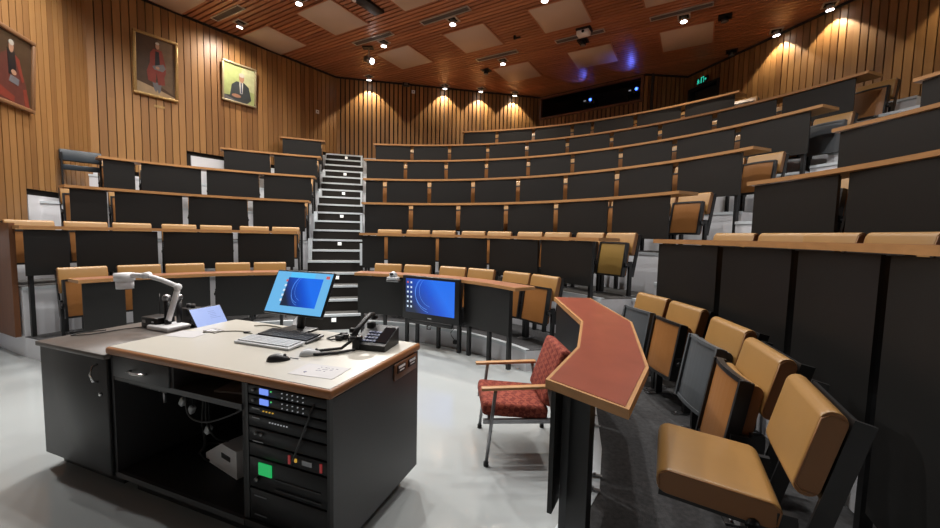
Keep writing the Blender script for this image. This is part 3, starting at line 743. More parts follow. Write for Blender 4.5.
# ------------------------------------------------------------------ portraits
def rotz_face(W_): return W_[3] if W_[2].dot(Vector((math.sin(W_[3]), -math.cos(W_[3])))) > 0 else W_[3]+PI
def ell(cx, cz, rx, rz_, n=14): return [(cx+rx*math.cos(2*PI*i/n), cz+rz_*math.sin(2*PI*i/n)) for i in range(n)]
PC = {'pbrown': (.06, .035, .02), 'pbrown2': (.13, .085, .05), 'pfloor': (.33, .24, .14), 'pred': (.19, .035, .024), 'pskin': (.36, .2, .13), 'pgrey': (.13, .13, .14), 'pblack': (.012, .012, .015),
      'pgreen': (.34, .40, .17), 'pgreen2': (.45, .48, .28), 'psuit': (.045, .055, .06), 'pwhite': (.5, .5, .48), 'phair': (.42, .40, .35), 'pblue': (.05, .07, .12), 'pgreyred': (.1, .03, .025)}
for nme, c in PC.items(): M[nme] = mat('paint_'+nme[1:], c, .32, noise=((9, 9, 9), .3, 4))
def portrait(W_, s0, s1, z0, z1, label, shapes, bg, fr_mat, fw_=.055, lean=3):
    cs, cz = (s0+s1)/2, (z0+z1)/2; w, h = s1-s0, z1-z0
    t = thing('framed_portrait', label, 'painting', wpt(W_, cs, .085, cz), 0, 'framed portraits')
    t.rotation_euler = (R_(lean), 0, rotz_face(W_))
    q = MB(); W2, H2 = w/2, h/2
    for (cx, cz_, dx, dz) in ((0, H2-fw_/2, w, fw_), (0, -H2+fw_/2, w, fw_), (-W2+fw_/2, 0, fw_, h-2*fw_), (W2-fw_/2, 0, fw_, h-2*fw_)): q.box((cx, 0, cz_), (dx, .05, dz), bevel=.012)
    q.obj('frame', fr_mat, t)
    ml = [bg]+sorted({s[0] for s in shapes}); q = MB(); q.mi = 0; q.box((0, .012, 0), (w-2*fw_+.01, .012, h-2*fw_+.01))
    iw, ih = (w-2*fw_)/2, (h-2*fw_)/2
    for i, (mm, pts) in enumerate(shapes):
        q.mi = ml.index(mm); q.extr([(max(-1, min(1, x))*iw, max(-1, min(1, z))*ih) for x, z in pts], (1, 0, 0), (0, 0, 1), (0, .006, 0), (0, -1, 0), 0, .0006*(i+1))
    q.obj('canvas', ml, t)
    return t
standing = [('pbrown2', [(.1, -.62), (1, -.9), (1, 1), (.1, 1)]), ('pfloor', [(-1, -.62), (.1, -.78), (1, -.95), (1, -1), (-1, -1)]),
            ('pgrey', [(-.2, -.55), (.28, -.55), (.22, -.85), (.12, -.93), (.06, -.8), (-.02, -.9), (-.12, -.8)]),
            ('pred', [(-.12, .62), (.3, .62), (.48, .2), (.52, -.15), (.42, -.3), (.46, -.58), (.1, -.62), (.02, -.2), (-.04, -.58), (-.42, -.52), (-.48, -.2), (-.32, .1), (-.3, .45)]),
            ('pblack', [(-.03, .55), (.16, .55), (.2, .1), (.1, -.1), (-.06, .05)]), ('pgrey', [(-.2, .0), (.38, .16), (.5, .02), (.35, -.12), (-.1, -.1)]),
            ('pskin', ell(.08, -.02, .1, .05)), ('pskin', ell(.08, .74, .1, .11)), ('phair', ell(.08, .83, .1, .045))]
portrait(WL2, .66, 1.42, 4.3, 5.53, 'tall portrait of standing person in long red robes', standing, 'pbrown', 'gold')
suit = [('pgreen2', [(-.1, -.2), (1, -.3), (1, 1), (.2, 1)]), ('psuit', [(-.62, -.72), (-.5, -.1), (-.2, .12), (.3, .14), (.62, -.05), (.8, -.75), (.5, -1), (-.9, -1), (-1, -.75)]),
        ('pwhite', [(-.02, .12), (.24, .12), (.2, -.5), (.05, -.5)]), ('pblue', [(.07, .1), (.16, .1), (.18, -.48), (.08, -.48)]),
        ('pgrey', [(-1, -.75), (-.2, -.95), (.7, -1), (-1, -1)]), ('pskin', ell(-.2, -.68, .3, .1)), ('pskin', ell(.14, .35, .17, .24)), ('phair', ell(.14, .52, .19, .12))]
portrait(WL2, 2.28, 3.06, 4.63, 5.55, 'small portrait of seated person in dark suit on green', suit, 'pgreen', 'silvergold', .045)
robed = [('pgreyred', [(-.9, -1), (-.6, .3), (-.2, .5), (.3, .3), (.7, -.3), (.95, -1)]), ('pred', [(.1, .45), (.35, .35), (.62, -.25), (.5, -.3), (.3, .05)]), ('pred', [(.55, -.5), (.75, -.45), (.95, -1), (.7, -1)]), ('pred', [(-.7, -.6), (.1, -.8), (.1, -.98), (-.7, -.9)]),
         ('pblack', [(-.3, .55), (.1, .5), (.2, -.1), (-.2, -.2)]), ('pgrey', [(-.1, -.2), (.35, -.25), (.3, -.45), (-.2, -.4)]), ('pskin', ell(.05, -.1, .14, .08)), ('pskin', ell(-.1, .62, .13, .17)), ('phair', ell(-.1, .74, .14, .08))]
portrait(WL1, 1.06, 1.86, 3.29, 4.35, 'dark framed portrait of red robed sitter at left edge', robed, 'pbrown', 'frame_wood', .06)
q = MB(); q.box((0, 0, 0), (.18, .006, .05)); t = q.obj('name_plate', 'gold'); t.location = wpt(WL2, 1.09, .022, 4.14); t.rotation_euler = (0, 0, rotz_face(WL2)); tag(t, 'thin brass plate below the tall red robed portrait', 'plate')

# ------------------------------------------------------------------ lectern
LC = Vector((.63, -.545)); LR = R_(-20.43); lx = Vector((math.cos(LR), math.sin(LR))); ly = Vector((-lx.y, lx.x))
def LW(x, y, z): q = LC+lx*x+ly*y; return (q.x, q.y, z)
lt = thing('lectern', 'dark grey teaching lectern with cream top and side cupboard', 'lectern', (LC.x, LC.y, 0), LR)
q = MB(); q.box((0, 0, .8785), (1.633, .851, .043), bevel=.012); top = q.obj('desktop', 'oak_dark', lt, label='reddish timber edge')
q = MB(); q.box((0, 0, .9005), (1.60, .818, .003)); q.obj('laminate', 'cream', top)
for nm, a in (('side_panel', ((.80, 0, .477), (.02, .80, .755))), ('side_panel', ((-.80, 0, .477), (.02, .80, .755))), ('divider_panel', ((.248, 0, .477), (.02, .78, .755))), ('back_panel', ((0, .39, .477), (1.58, .02, .755))), ('base_shelf', ((0, 0, .115), (1.60, .80, .03)))):
    q = MB(); q.box(*a); q.obj(nm, 'dgrey' if nm == 'side_panel' else 'interior', lt)
q = MB(); q.box((-.27, -.395, .115), (1.04, .02, .032)); q.obj('front_rail', 'dgrey', lt)
q = MB(); q.box((0, 0, .05), (1.44, .68, .1)); q.box((-1.18, 0, .05), (.66, .68, .1)); q.obj('plinth', 'black', lt)
q = MB(); q.box((-.275, -.12, .715), (1.03, .55, .02)); q.box((-.27, -.392, .715), (1.03, .015, .03)); q.obj('shelf', 'dgrey', lt)
q = MB(); q.box((-.275, -.02, .79), (.02, .75, .13)); q.obj('shelf_divider', 'dgrey', lt)
q = MB(); q.box((-.53, -.40, .79), (.49, .02, .125), bevel=.003, seg=1); dw = q.obj('drawer', 'dgrey', lt)
q = MB(); q.tube([(-.60, -.412, .785), (-.595, -.435, .785), (-.53, -.442, .784), (-.465, -.435, .785), (-.46, -.412, .785)], .007); q.obj('handle', 'chrome', dw)
# side cupboard
q = MB(); q.box((-1.175, .0, .84), (.73, .87, .03), bevel=.003, seg=1); q.obj('cupboard_top', 'dgrey_top', lt)
q = MB(); q.box((-1.175, .01, .4635), (.71, .81, .723)); q.obj('cupboard_body', 'dgrey', lt)
q = MB(); q.box((-1.172, -.41, .462), (.705, .02, .72), bevel=.003, seg=1); cd = q.obj('cupboard_door', 'dgrey', lt)
q = MB(); q.tube([(-.905, -.42, .675), (-.905, -.445, .685), (-.91, -.455, .73), (-.905, -.445, .775), (-.905, -.42, .785)], .007); q.obj('handle', 'chrome', cd)
q = MB(); q.cyl((-.875, -.42, .605), (-.875, -.432, .605), .011); q.obj('lock', 'chrome', cd)
# socket plates on the right side
q = MB(); q.box((.815, .237, .805), (.012, .26, .095), bevel=.003, seg=1); cp = q.obj('connector_panel', 'oak_red', lt)
for y in (.175, .30):
    q = MB(); q.box((.823, y, .818), (.006, .085, .045)); q.obj('wall_plate', 'blackp', cp)
    q = MB(); q.box((.827, y, .83), (.003, .07, .013)); q.box((.827, y, .81), (.003, .05, .006)); q.obj('plate_label', 'dw', cp)
# rack frame
for x in (.268, .775):
    q = MB(); q.box((x, -.375, .485), (.018, .03, .71)); q.obj('rack_rail', 'black', lt)
# rack units
def rack(name, z0, z1, label, extra=None, mats='blackp', cat='rack unit'):
    t = thing(name, label, cat, LW(.5215, -.385, (z0+z1)/2), LR, 'rack units')
    q = MB(); q.box((0, .15, 0), (.44, .30, z1-z0-.006)); q.obj('chassis', 'interior', t)
    q = MB(); q.box((0, 0, 0), (.485, .008, z1-z0-.004), bevel=.002, seg=1); fp = q.obj('faceplate', mats, t)
    if extra: extra(t, fp)
    return t
def amp(t, fp):
    q = MB(); q.box((-.135, -.006, 0), (.055, .006, .028)); q.obj('display', 'lcd_blue', t)
    q = MB(); [q.box((-.02+.032*i, -.006, zz), (.005, .005, .004)) for i in range(5) for zz in (-.011, .011)]; q.obj('indicator_lights', 'led_white', t)
    q = MB(); q.cyl((-.205, -.004, .0), (-.205, -.012, 0), .008); q.obj('knob', 'steel', t)
    q = MB(); q.box((-.09, -.006, .008), (.006, .004, .006)); q.obj('status_light', 'led_green', t)
rack('receiver_unit', .79, .838, 'upper rack unit with glowing blue display in lectern', amp)
rack('receiver_unit', .738, .786, 'lower rack unit with glowing blue display in lectern', amp)
def u1(t, fp):
    q = MB(); [q.box((-.14+.02*i, -.006, .004), (.008, .004, .005)) for i in range(4)]; q.obj('indicator_lights', 'led_amber', t)
    q = MB(); q.box((-.19, -.006, .01), (.05, .003, .005)); q.obj('marking', 'steel', t)
rack('mixer_unit', .69, .734, 'black rack unit with amber lights under blue displays', u1)
def u2(t, fp):
    q = MB(); [q.box((-.10+.018*i, -.006, .01), (.007, .004, .005)) for i in range(7)]; q.obj('indicator_lights', 'led_white', t)
    q = MB(); q.box((-.19, -.006, .018), (.05, .003, .005)); q.obj('marking', 'steel', t)
rack('switch_unit', .625, .686, 'black rack unit with row of tiny white lights', u2)
def u3(t, fp):
    q = MB(); q.box((-.18, -.006, -.03), (.07, .003, .005)); q.obj('marking', 'steel', t)
    q = MB(); [q.cyl((-.19+.035*i, -.004, .012), (-.19+.035*i, -.014, .012), .008) for i in range(2)]; q.obj('knob', 'steel', t)
rack('control_unit', .545, .621, 'black rack unit with two small knobs in lectern', u3)
def u4(t, fp):
    q = MB(); [q.box((x, -.006, 0), (.012, .006, .042)) for x in (.02, .21)]; q.obj('red_end_cap', 'led_red', t)
    q = MB(); q.box((.13, -.006, .004), (.06, .006, .024)); q.obj('badge', 'steel', t)
    q = MB(); q.box((.06, -.006, .004), (.012, .006, .016)); q.obj('status_light', 'led_amber', t)
rack('power_unit', .47, .541, 'rack unit with red trimmed badge on the right', u4)
def u5(t, fp):
    q = MB(); q.box((-.135, -.006, .03), (.085, .006, .062)); q.obj('display', 'lcd_green', t)
    q = MB(); [q.box((.07, -.006, zz), (.28, .006, .006)) for zz in (-.005, -.055)]; q.obj('grille_bar', 'dgrey', t)
    q = MB(); q.cyl((-.19, -.004, -.03), (-.19, -.016, -.03), .012); q.obj('knob', 'steel', t)
rack('player_unit', .305, .466, 'rack unit with bright green display in lectern', u5)
def u6(t, fp):
    q = MB(); [q.box((-.17, -.006, zz), (.08, .003, .005)) for zz in (.05, -.05)]; q.box((.17, -.006, -.05), (.08, .003, .005)); q.obj('marking', 'steel', t)
    q = MB(); q.box((.03, -.006, -.07), (.006, .004, .006)); q.obj('status_light', 'led_white', t)
rack('amplifier_unit', .134, .301, 'tall black rack unit at the bottom of lectern', u6)
q = MB(); q.tube([LW(.70, -.398, .81), LW(.66, -.41, .7), LW(.62, -.415, .6), LW(.575, -.41, .5)], .005)
tag(q.obj('hanging_cable', 'dgrey'), 'dark cable hanging diagonally across the rack front', 'cable')
# inside the knee space
t = thing('power_supply_box', 'white sloped equipment box standing on the lectern base shelf', 'box', LW(-.20, .0, .13), LR-.2)
q = MB(); q.extr([(-.2, 0), (.17, 0), (.17, .17), (-.0, .17), (-.2, .05)], (1, 0, 0), (0, 0, 1), (0, 0, 0), (0, 1, 0), -.16, .16); q.obj('body', 'dw', t)
q = MB(); q.box((.05, -.161, .1), (.1, .004, .03)); q.obj('vent_slots', 'dgrey', t)
def cable(pts, r=.006, m_='rubber', lab='', name='cable', grp=None):
    P_ = [Vector(LW(*p)) for p in pts]; out = []
    n = len(P_)
    for i in range(n-1):
        a, b, c, d = P_[max(i-1, 0)], P_[i], P_[i+1], P_[min(i+2, n-1)]
        for k in range(5):
            u = k/5; out.append(.5*((2*b)+(c-a)*u+(2*a-5*b+4*c-d)*u*u+(3*b-a-3*c+d)*u**3))
    out.append(P_[-1]); q = MB(); q.tube(out, r, 6); return tag(q.obj(name, m_), lab, 'cable', grp)
cable([(-.46, -.2, .69), (-.40, -.24, .50), (-.25, -.24, .47), (-.02, -.24, .56), (.14, -.26, .66)], .006, 'dgrey', 'grey cable looping under the lectern shelf')
cable([(-.32, -.18, .69), (-.33, -.2, .45), (-.40, -.14, .25), (-.52, -.1, .145)], .008, 'rubber', 'black cable dropping to the lectern base shelf on the left')
cable([(-.25, -.22, .69), (-.24, -.24, .50), (-.2, -.22, .38), (-.22, -.12, .30)], .006, 'rubber', 'black cable dropping onto white box in lectern')
cable([(-.62, .05, .14), (-.5, -.1, .16), (-.38, -.12, .14), (-.42, .06, .14), (-.60, .0, .145)], .008, 'rubber', 'coil of black cable on the lectern base shelf')
cable([(.17, -.28, .72), (.2, -.3, .6), (.17, -.28, .45), (.14, -.2, .36)], .006, 'rubber', 'black cable hanging beside the rack divider')
for x, z, lab in ((-.50, .535, 'pale plug hanging under lectern shelf, left one'), (-.42, .50, 'pale plug hanging under lectern shelf, middle one'), (-.28, .40, 'pale plug hanging under lectern shelf, right one')):
    t = thing('plug', lab, 'plug', LW(x, -.2, z), LR, 'plugs under the shelf'); q = MB(); q.box((0, 0, 0), (.035, .03, .05), rot=(0, .5, 0), bevel=.006); q.obj('body', 'silver', t)
    q = MB(); q.cyl((.01, 0, .02), (.01, 0, .705-z), .004, n=6); q.obj('lead', 'rubber', t)
t = thing('power_strip', 'black power strip fixed under the lectern shelf', 'power strip', LW(-.62, -.30, .655), LR)
q = MB(); q.box((0, 0, 0), (.36, .05, .028), bevel=.004); q.obj('body', 'blackp', t); q = MB(); [q.cyl((-.12+.08*i, -.0255, 0), (-.12+.08*i, -.028, 0), .011) for i in range(4)]; q.obj('sockets', 'dgrey', t)
q = MB(); q.tube([LW(-.48, -.31, .66), LW(-.48, -.315, .63), LW(-.475, -.315, .58)], .008); tag(q.obj('key_lead', 'steel'), 'short silver lead hanging below the power strip', 'cable')
q = MB(); q.box((.0, 0, 0), (.26, .2, .012), bevel=.003); t = q.obj('notebook', 'dgrey_top'); t.location = LW(.08, -.22, .732); t.rotation_euler = (0, 0, LR+.2); tag(t, 'thin folder lying on the open lectern shelf', 'folder')

# ---- things on the lectern
ZT = .9025
def screen_obj(name, w, h, t, loc_y, icons, window=True):
    """lit desktop: border, wallpaper window, arcs, icons (screen in the x-z plane facing -y)"""
    q = MB(); ml = ['scr_sky', 'scr_title', 'scr_red', 'scr_icon', 'scr_arc', 'scr_dark']
    def rect(x0, x1, z0, z1, mi, d):
        q.mi = mi; q.extr([(x0, z0), (x1, z0), (x1, z1), (x0, z1)], (1, 0, 0), (0, 0, 1), (0, loc_y, 0), (0, -1, 0), 0, d)
    if window:
        rect(-w/2, w/2, -h/2, h/2, 0, .001); rect(-w*.24, w*.2, h*.36, h*.48, 1, .0016); rect(w*.40, w*.46, h*.37, h*.44, 2, .0018); rect(w*.2, w*.4, h*.38, h*.43, 0, .0018)
        return_w = (-w*.26, w*.36, -h*.34, h*.36)
    else: return_w = (-w/2, w/2, -h/2, h/2)
    x0, x1, z0, z1 = return_w
    for i in range(icons[0]):
        for j in range(icons[1]):
            xx = x0+(x1-x0)*(icons[2]+.075*j); zz = z1-(z1-z0)*(.07+.86*(i+.3)/icons[0]); s = w*.016
            rect(xx-s, xx+s, zz-s, zz+s, 3 if (i+j) % 3 else 2 if i == 0 else 3, .004)
    for (cx, cz, rr, wd) in ((.50, .62, .40, .010), (.53, .58, .43, .008), (.56, .66, .36, .007)):   # curved streaks of the wallpaper
        pts_o, pts_i = [], []
        for i in range(15):
            a = R_(115+145*i/14); px, pz = cx+rr*.75*math.cos(a), cz+rr*1.25*math.sin(a); pi_, pj = cx+(rr-wd)*.75*math.cos(a), cz+(rr-wd)*1.25*math.sin(a)
            pts_o.append((x0+(x1-x0)*min(max(px, 0), 1), z0+(z1-z0)*min(max(pz, 0), 1))); pts_i.append((x0+(x1-x0)*min(max(pi_, 0), 1), z0+(z1-z0)*min(max(pj, 0), 1)))
        q.mi = 4
        for i in range(14):
            quad = [pts_o[i], pts_o[i+1], pts_i[i+1], pts_i[i]]
            if abs(pts_o[i][1]-pts_o[i+1][1])+abs(pts_o[i][0]-pts_o[i+1][0]) < 1e-5: continue
            try: q.extr(quad, (1, 0, 0), (0, 0, 1), (0, loc_y, 0), (0, -1, 0), .0025, .0032)
            except ValueError: pass
    s = q.obj(name, ml, t)
    q = MB(); q.extr([(x0, z0), (x1, z0), (x1, z1), (x0, z1)], (1, 0, 0), (0, 0, 1), (0, loc_y, 0), (0, -1, 0), 0, .0022); q.obj('wallpaper', 'wallpaper', s)
    return s
mt_ = thing('monitor', 'computer monitor with lit blue desktop tilted back on lectern', 'monitor', LW(-.115, .335, ZT), LR)
q = MB(); q.box((0, 0, .006), (.24, .17, .012), bevel=.005); q.obj('base', 'blackp', mt_)
q = MB(); q.box((0, .05, .12), (.05, .03, .23), rot=(R_(-8), 0, 0), bevel=.006); q.obj('stand', 'blackp', mt_)
hd = bpy.data.objects.new('screen_head', None); C.objects.link(hd); hd.parent = mt_; hd.location = (-.01, .03, .265); hd.rotation_euler = (R_(-26), 0, 0)
q = MB(); q.box((0, .012, 0), (.52, .022, .33), bevel=.006); bz = q.obj('bezel', 'blackp', hd); bz.parent = mt_; bz.location = hd.location; bz.rotation_euler = hd.rotation_euler
so = screen_obj('screen', .50, .305, mt_, -.0005, (5, 1, -.02)); so.location = hd.location; so.rotation_euler = hd.rotation_euler
bpy.data.objects.remove(hd)

def keyboard(label, name, x, y, w, d, rz, key_m, body_m, tilt=5):
    t = thing(name, label, 'keyboard', LW(x, y, ZT+.012), LR+rz, rot=(R_(tilt), 0, LR+rz)); q = MB(); q.box((0, 0, 0), (w, d, .016), bevel=.005); q.obj('body', body_m, t)
    q = MB(); nx, ny = 15, 5; kw, kd = (w-.03)/nx, (d-.03)/ny
    for i in range(nx):
        for j in range(ny):
            if j == 0 and 4 <= i <= 8:
                if i == 6: q.box((-w/2+.015+kw*(i+.5), -d/2+.015+kd*.5, .011), (kw*5-.003, kd-.003, .008))
                continue
            q.box((-w/2+.015+kw*(i+.5), -d/2+.015+kd*(j+.5), .011), (kw-.003, kd-.003, .008))
    q.obj('keys', key_m, t, kind='stuff'); return t
keyboard('black computer keyboard in front of the monitor', 'keyboard', -.02, .17, .44, .155, .0, 'blackp', 'dgrey', 5)
keyboard('silver white keyboard in front of the black keyboard', 'keyboard', -.01, .005, .43, .135, .02, 'silver', 'silver', 4)
def mouse(label, x, y, rz, m_):
    t = thing('computer_mouse', label, 'computer mouse', LW(x, y, ZT), LR+rz)
    q = MB(); b2 = bmesh.new(); bmesh.ops.create_uvsphere(b2, u_segments=18, v_segments=10, radius=1)
    for v in b2.verts: v.co = Vector((v.co.x*.033*(1-.12*v.co.y), v.co.y*.06, max(0, v.co.z)*.036*(1-.25*v.co.y)))
    q._join(b2, Matrix.Identity(4), True); q.obj('body', m_, t)
    q = MB(); q.cyl((-.004, .032, .027), (.004, .032, .027), .008); q.obj('scroll_wheel', 'dgrey', t)
    q = MB(); q.tube([(0, .057, .01), (0, .075, .006), (.01, .10, .004)], .0025, 6); q.obj('lead', m_, t); return t
mouse('black computer mouse at the front of the lectern', .285, -.205, -.9, 'blackp')
mouse('white grey computer mouse beside the keyboards', .37, -.06, -.75, 'silver')
# desk phone
t = thing('desk_phone', 'black desk telephone with handset at lectern back corner', 'telephone', LW(.60, .24, ZT), LR+.12)
def wedge(q, x0, x1, y0, y1, h0, h1): q.extr([(y0, 0), (y1, 0), (y1, h1), (y0, h0)], (0, 1, 0), (0, 0, 1), (0, 0, 0), (1, 0, 0), x0, x1)
q = MB(); wedge(q, -.10, .11, -.10, .10, .035, .11); q.obj('body', 'blackp', t)
sl = math.atan2(.075, .2)
q = MB(); q.box((.07, -.0, .0755), (.07, .16, .003), rot=(sl, 0, 0)); q.obj('display', 'screen_off', t)
M['keyblue'] = mat('blue_grey_keys', (.10, .12, .22), .4)
q = MB(); [q.box((-.042+.022*i, -.065+.028*j, (.0725+.375*(-.065+.028*j))+.003), (.016, .015, .006), rot=(sl, 0, 0)) for i in range(4) for j in range(4)]; q.obj('keypad', 'keyblue', t)
q = MB(); pts = [(-.085, -.115, .085), (-.08, -.06, .125), (-.075, .0, .155), (-.07, .06, .178), (-.067, .105, .172)]
q.tube(pts, .016, 10); q.ball((-.085, -.115, .072), .024, (1, 1, .8)); q.ball((-.067, .112, .155), .024, (1, 1, .8)); q.obj('handset', 'blackp', t)
for a_c in (((-.075, -.085, .04), (.05, .05, .08)), ((-.07, .08, .09), (.05, .04, .08))):
    q = MB(); q.box(*a_c, bevel=.008); q.obj('cradle', 'blackp', t)
q = MB(); q.box((.075, .09, .04), (.06, .05, .05), bevel=.006); q.obj('foot_stand', 'blackp', t)
q = MB(); lp = [(-.09, -.125, .06), (-.15, -.14, .012), (-.24, -.20, .009), (-.29, -.255, .009), (-.28, -.285, .009), (-.22, -.275, .009), (-.13, -.215, .009), (-.06, -.14, .012)]
sm = []
for i in range(len(lp)-1):
    for k_ in range(4):
        a, b = Vector(lp[i]), Vector(lp[i+1]); sm.append(a+(b-a)*k_/4)
q.tube(sm+[lp[-1]], .0085, 8); q.obj('cord', 'rubber', t)
# heap of small black adapters
t = thing('cable_adapter', 'small heap of black cable adapters left of telephone', 'adapter', LW(.335, .285, ZT), LR)
q = MB()
for i, (x, y, z, r) in enumerate(((0, 0, .02, .3), (.05, .03, .025, 1.1), (-.04, .04, .018, .8), (.02, .06, .05, .2), (.06, -.02, .018, 2.0), (-.02, -.03, .016, .1))): q.box((x, y, z), (.05, .028, .032), rz=r, bevel=.006)
q.obj('plug_bodies', 'blackp', t)
q = MB(); q.tube([(-.04, .03, .03), (-.09, .0, .012), (-.11, -.04, .006), (-.06, -.06, .006), (0, -.04, .02)], .005); q.obj('lead', 'rubber', t)
# document camera on the cupboard top (arm runs along the world x axis)
dc = thing('document_camera', 'white document camera with bent arm and cylindrical head', 'document camera', (-.387, -.035, .856), 0)
q = MB(); q.box((.0, 0, .018), (.23, .17, .034), bevel=.012, seg=3); bs = q.obj('base', 'dw', dc); bs.rotation_euler = (0, 0, LR)
q = MB(); q.cyl((-.005, 0, .03), (-.005, 0, .07), .022); q.obj('pivot', 'blackp', dc)
q = MB(); q.tube([(-.005, 0, .05), (.02, 0, .13), (.055, 0, .235), (.075, 0, .30)], .019, 12); q.ball((.078, 0, .315), .026); q.obj('lower_arm', 'dw', dc)
q = MB(); q.tube([(.078, 0, .318), (-.04, 0, .365), (-.15, 0, .397)], .017, 12); q.cyl((-.15, -.024, .397), (-.15, .024, .397), .024); q.obj('upper_arm', 'dw', dc)
q = MB(); q.box((-.22, 0, .395), (.16, .038, .036), bevel=.012); q.obj('head_arm', 'dw', dc)
q = MB(); q.cyl((-.315, 0, .41), (-.315, 0, .355), .062, .062, 20); q.cyl((-.315, 0, .357), (-.315, 0, .295), .054, .052, 20); hd = q.obj('camera_head', 'dw', dc)
q = MB(); q.cyl((-.315, 0, .2955), (-.315, 0, .290), .036, n=16); q.obj('lens', 'screen_off', hd)
# microphone charger with two microphones
t = thing('microphone_dock', 'black box dock on cupboard top behind document camera arm', 'dock', LW(-1.27, .135, .856), LR)
q = MB(); q.box((0, 0, .04), (.18, .13, .08), bevel=.006); q.obj('body', 'blackp', t)
q = MB(); q.box((-.05, -.068, .05), (.03, .004, .02)); q.box((.05, -.068, .05), (.02, .004, .012)); q.obj('buttons', 'silver', t)
q = MB(); q.cyl((-.06, .05, .08), (-.06, .05, .24), .003, n=6); q.obj('antenna', 'black', t)
for x, y, lab in ((.075, .0, 'handheld microphone standing in the dock, front one'), (.115, .06, 'handheld microphone standing behind the front microphone')):
    t = thing('microphone', lab, 'microphone', LW(-1.27+x+.03, .135+y, .895), LR, 'handheld microphones')
    q = MB(); q.cyl((0, 0, -.038), (0, 0, .165), .017, .021, 14); q.obj('handle', 'blackp', t)
    q = MB(); q.ball((0, 0, .188), .028); q.obj('grille', 'steel', t)
for x, y, w, h, lab in ((-1.19, .33, .12, .12, 'small black battery charger behind the microphones'), (-1.0, .36, .14, .075, 'low black box behind the document camera arm')):
    t = thing('charger', lab, 'charger', LW(x, y, .856), LR); q = MB(); q.box((0, 0, h/2), (w, .1, h), bevel=.006); q.obj('body', 'blackp', t)
    q = MB(); [q.cyl((-.03+.05*i, 0, h-.002), (-.03+.05*i, 0, h+.03), .016) for i in range(2)]; q.obj('cradle_knob', 'dgrey', t)
cable([(-1.33, .06, .862), (-1.38, -.06, .862), (-1.40, -.2, .862), (-1.48, -.28, .862), (-1.50, -.2, .862), (-1.45, -.1, .862)], .004, 'rubber', 'thin black lead lying on the cupboard top')
# tablet leaning back
tl = thing('tablet', 'tablet with lit pale blue page propped on lectern edge', 'tablet', LW(-.84, .26, .858), LR+PI/2)
TR_ = R_(-34)
q = MB(); q.box((0, 0, .095), (.25, .012, .185), bevel=.005); cs = q.obj('case', 'blackp', tl); cs.rotation_euler = (TR_, 0, 0)
q = MB(); q.box((0, -.0072, .095), (.232, .002, .167)); sc_ = q.obj('screen', 'tab_page', tl); sc_.rotation_euler = (TR_, 0, 0)
q = MB(); [q.box((.035+random.uniform(-.01, .01), -.0085, .14-.014*i), (.07+random.uniform(-.03, .02), .001, .003)) for i in range(5)]; tx = q.obj('page_lines', 'tab_line', sc_)
q = MB(); q.box((0, .155, .055), (.10, .006, .14), rot=(R_(32), 0, 0)); q.obj('prop_stand', 'blackp', tl)
# paper, cards and leads
t = thing('paper_sheet', 'faint blue paper sheet with handwriting at lectern corner', 'paper', LW(.60, -.245, ZT), LR+.1)
M['paper'] = mat('pale_blue_paper', (.43, .42, .43), .6); M['ink'] = mat('ink', (.12, .12, .22), .6)
q = MB(); q.box((0, 0, .0006), (.25, .16, .0012)); q.obj('sheet', 'paper', t)
q = MB(); [q.box((-.02+.022*i+random.uniform(-.004, .004), .045-.022*j+random.uniform(-.003, .003), .0015), (random.uniform(.007, .016), .003, .001), rz=random.uniform(-.5, .5)) for j in range(3) for i in range(5-j)]
q.cyl((-.06, -.035, .001), (-.06, -.035, .002), .008, n=10); q.obj('handwriting', 'ink', t, kind='stuff')
t = thing('card', 'small printed card on lectern top before the tablet', 'card', LW(-.60, .085, ZT), LR-.1)
q = MB(); q.box((0, 0, .002), (.13, .075, .004)); q.obj('card_body', 'dgrey_top', t); q = MB(); [q.box((-.04+.04*i, .0, .0043), (.022, .05, .0008)) for i in range(3)]; q.obj('print', 'dw', t)
q = MB(); q.box((0, 0, .0006), (.22, .15, .0012)); t = q.obj('paper_sheet', 'paper'); t.location = LW(-.68, -.04, ZT); t.rotation_euler = (0, 0, LR+.2); tag(t, 'blank pale sheet near the lectern left edge', 'paper')
M['cablegrey'] = mat('grey_cable', (.2, .19, .14), .5)
cable([(-.62, .02, ZT+.005), (-.52, .10, ZT+.005), (-.42, .15, ZT+.005), (-.30, .13, ZT+.005)], .004, 'cablegrey', 'grey lead left of the silver keyboard')
cable([(-.48, .30, ZT+.005), (-.40, .35, ZT+.005), (-.25, .33, ZT+.005), (-.20, .26, ZT+.005), (-.28, .20, ZT+.005)], .004, 'cablegrey', 'looped thin lead behind the black keyboard')
q = MB(); q.box((0, 0, .006), (.04, .02, .012), bevel=.003); t = q.obj('usb_stick', 'blackp'); t.location = LW(-.36, .14, ZT); t.rotation_euler = (0, 0, LR+.4); tag(t, 'tiny black connector at the end of grey lead', 'connector')

# ------------------------------------------------------------------ wall-mounted display on the front desk, web camera
n29 = R_(29.4); nx_ = Vector((math.sin(n29), math.cos(n29)))
tv = thing('display_screen', 'flat television with blue desktop fixed to front row panels', 'television', (1.316, 2.309, .722), -n29)
q = MB(); q.box((0, .03, 0), (.93, .06, .61), bevel=.012); q.obj('bezel', 'blackp', tv)
so = screen_obj('screen', .80, .47, tv, -.0005, (6, 2, .045), window=False); so.location = (-.005, 0, .03)
q = MB(); q.box((0, -.001, -.262), (.06, .002, .012)); q.obj('logo', 'silver', tv)
q = MB(); q.box((0, .02, -.33), (.72, .05, .06), bevel=.008); q.box((0, .085, -.05), (.3, .06, .3)); q.obj('wall_bracket', 'black', tv)
q = MB(); q.tube([(-.03, 0, -.35), (-.02, -.02, -.40), (.03, -.02, -.40), (.02, 0, -.35)], .012); q.obj('grip', 'black', tv)
x, y = P(2.73, 16.2)
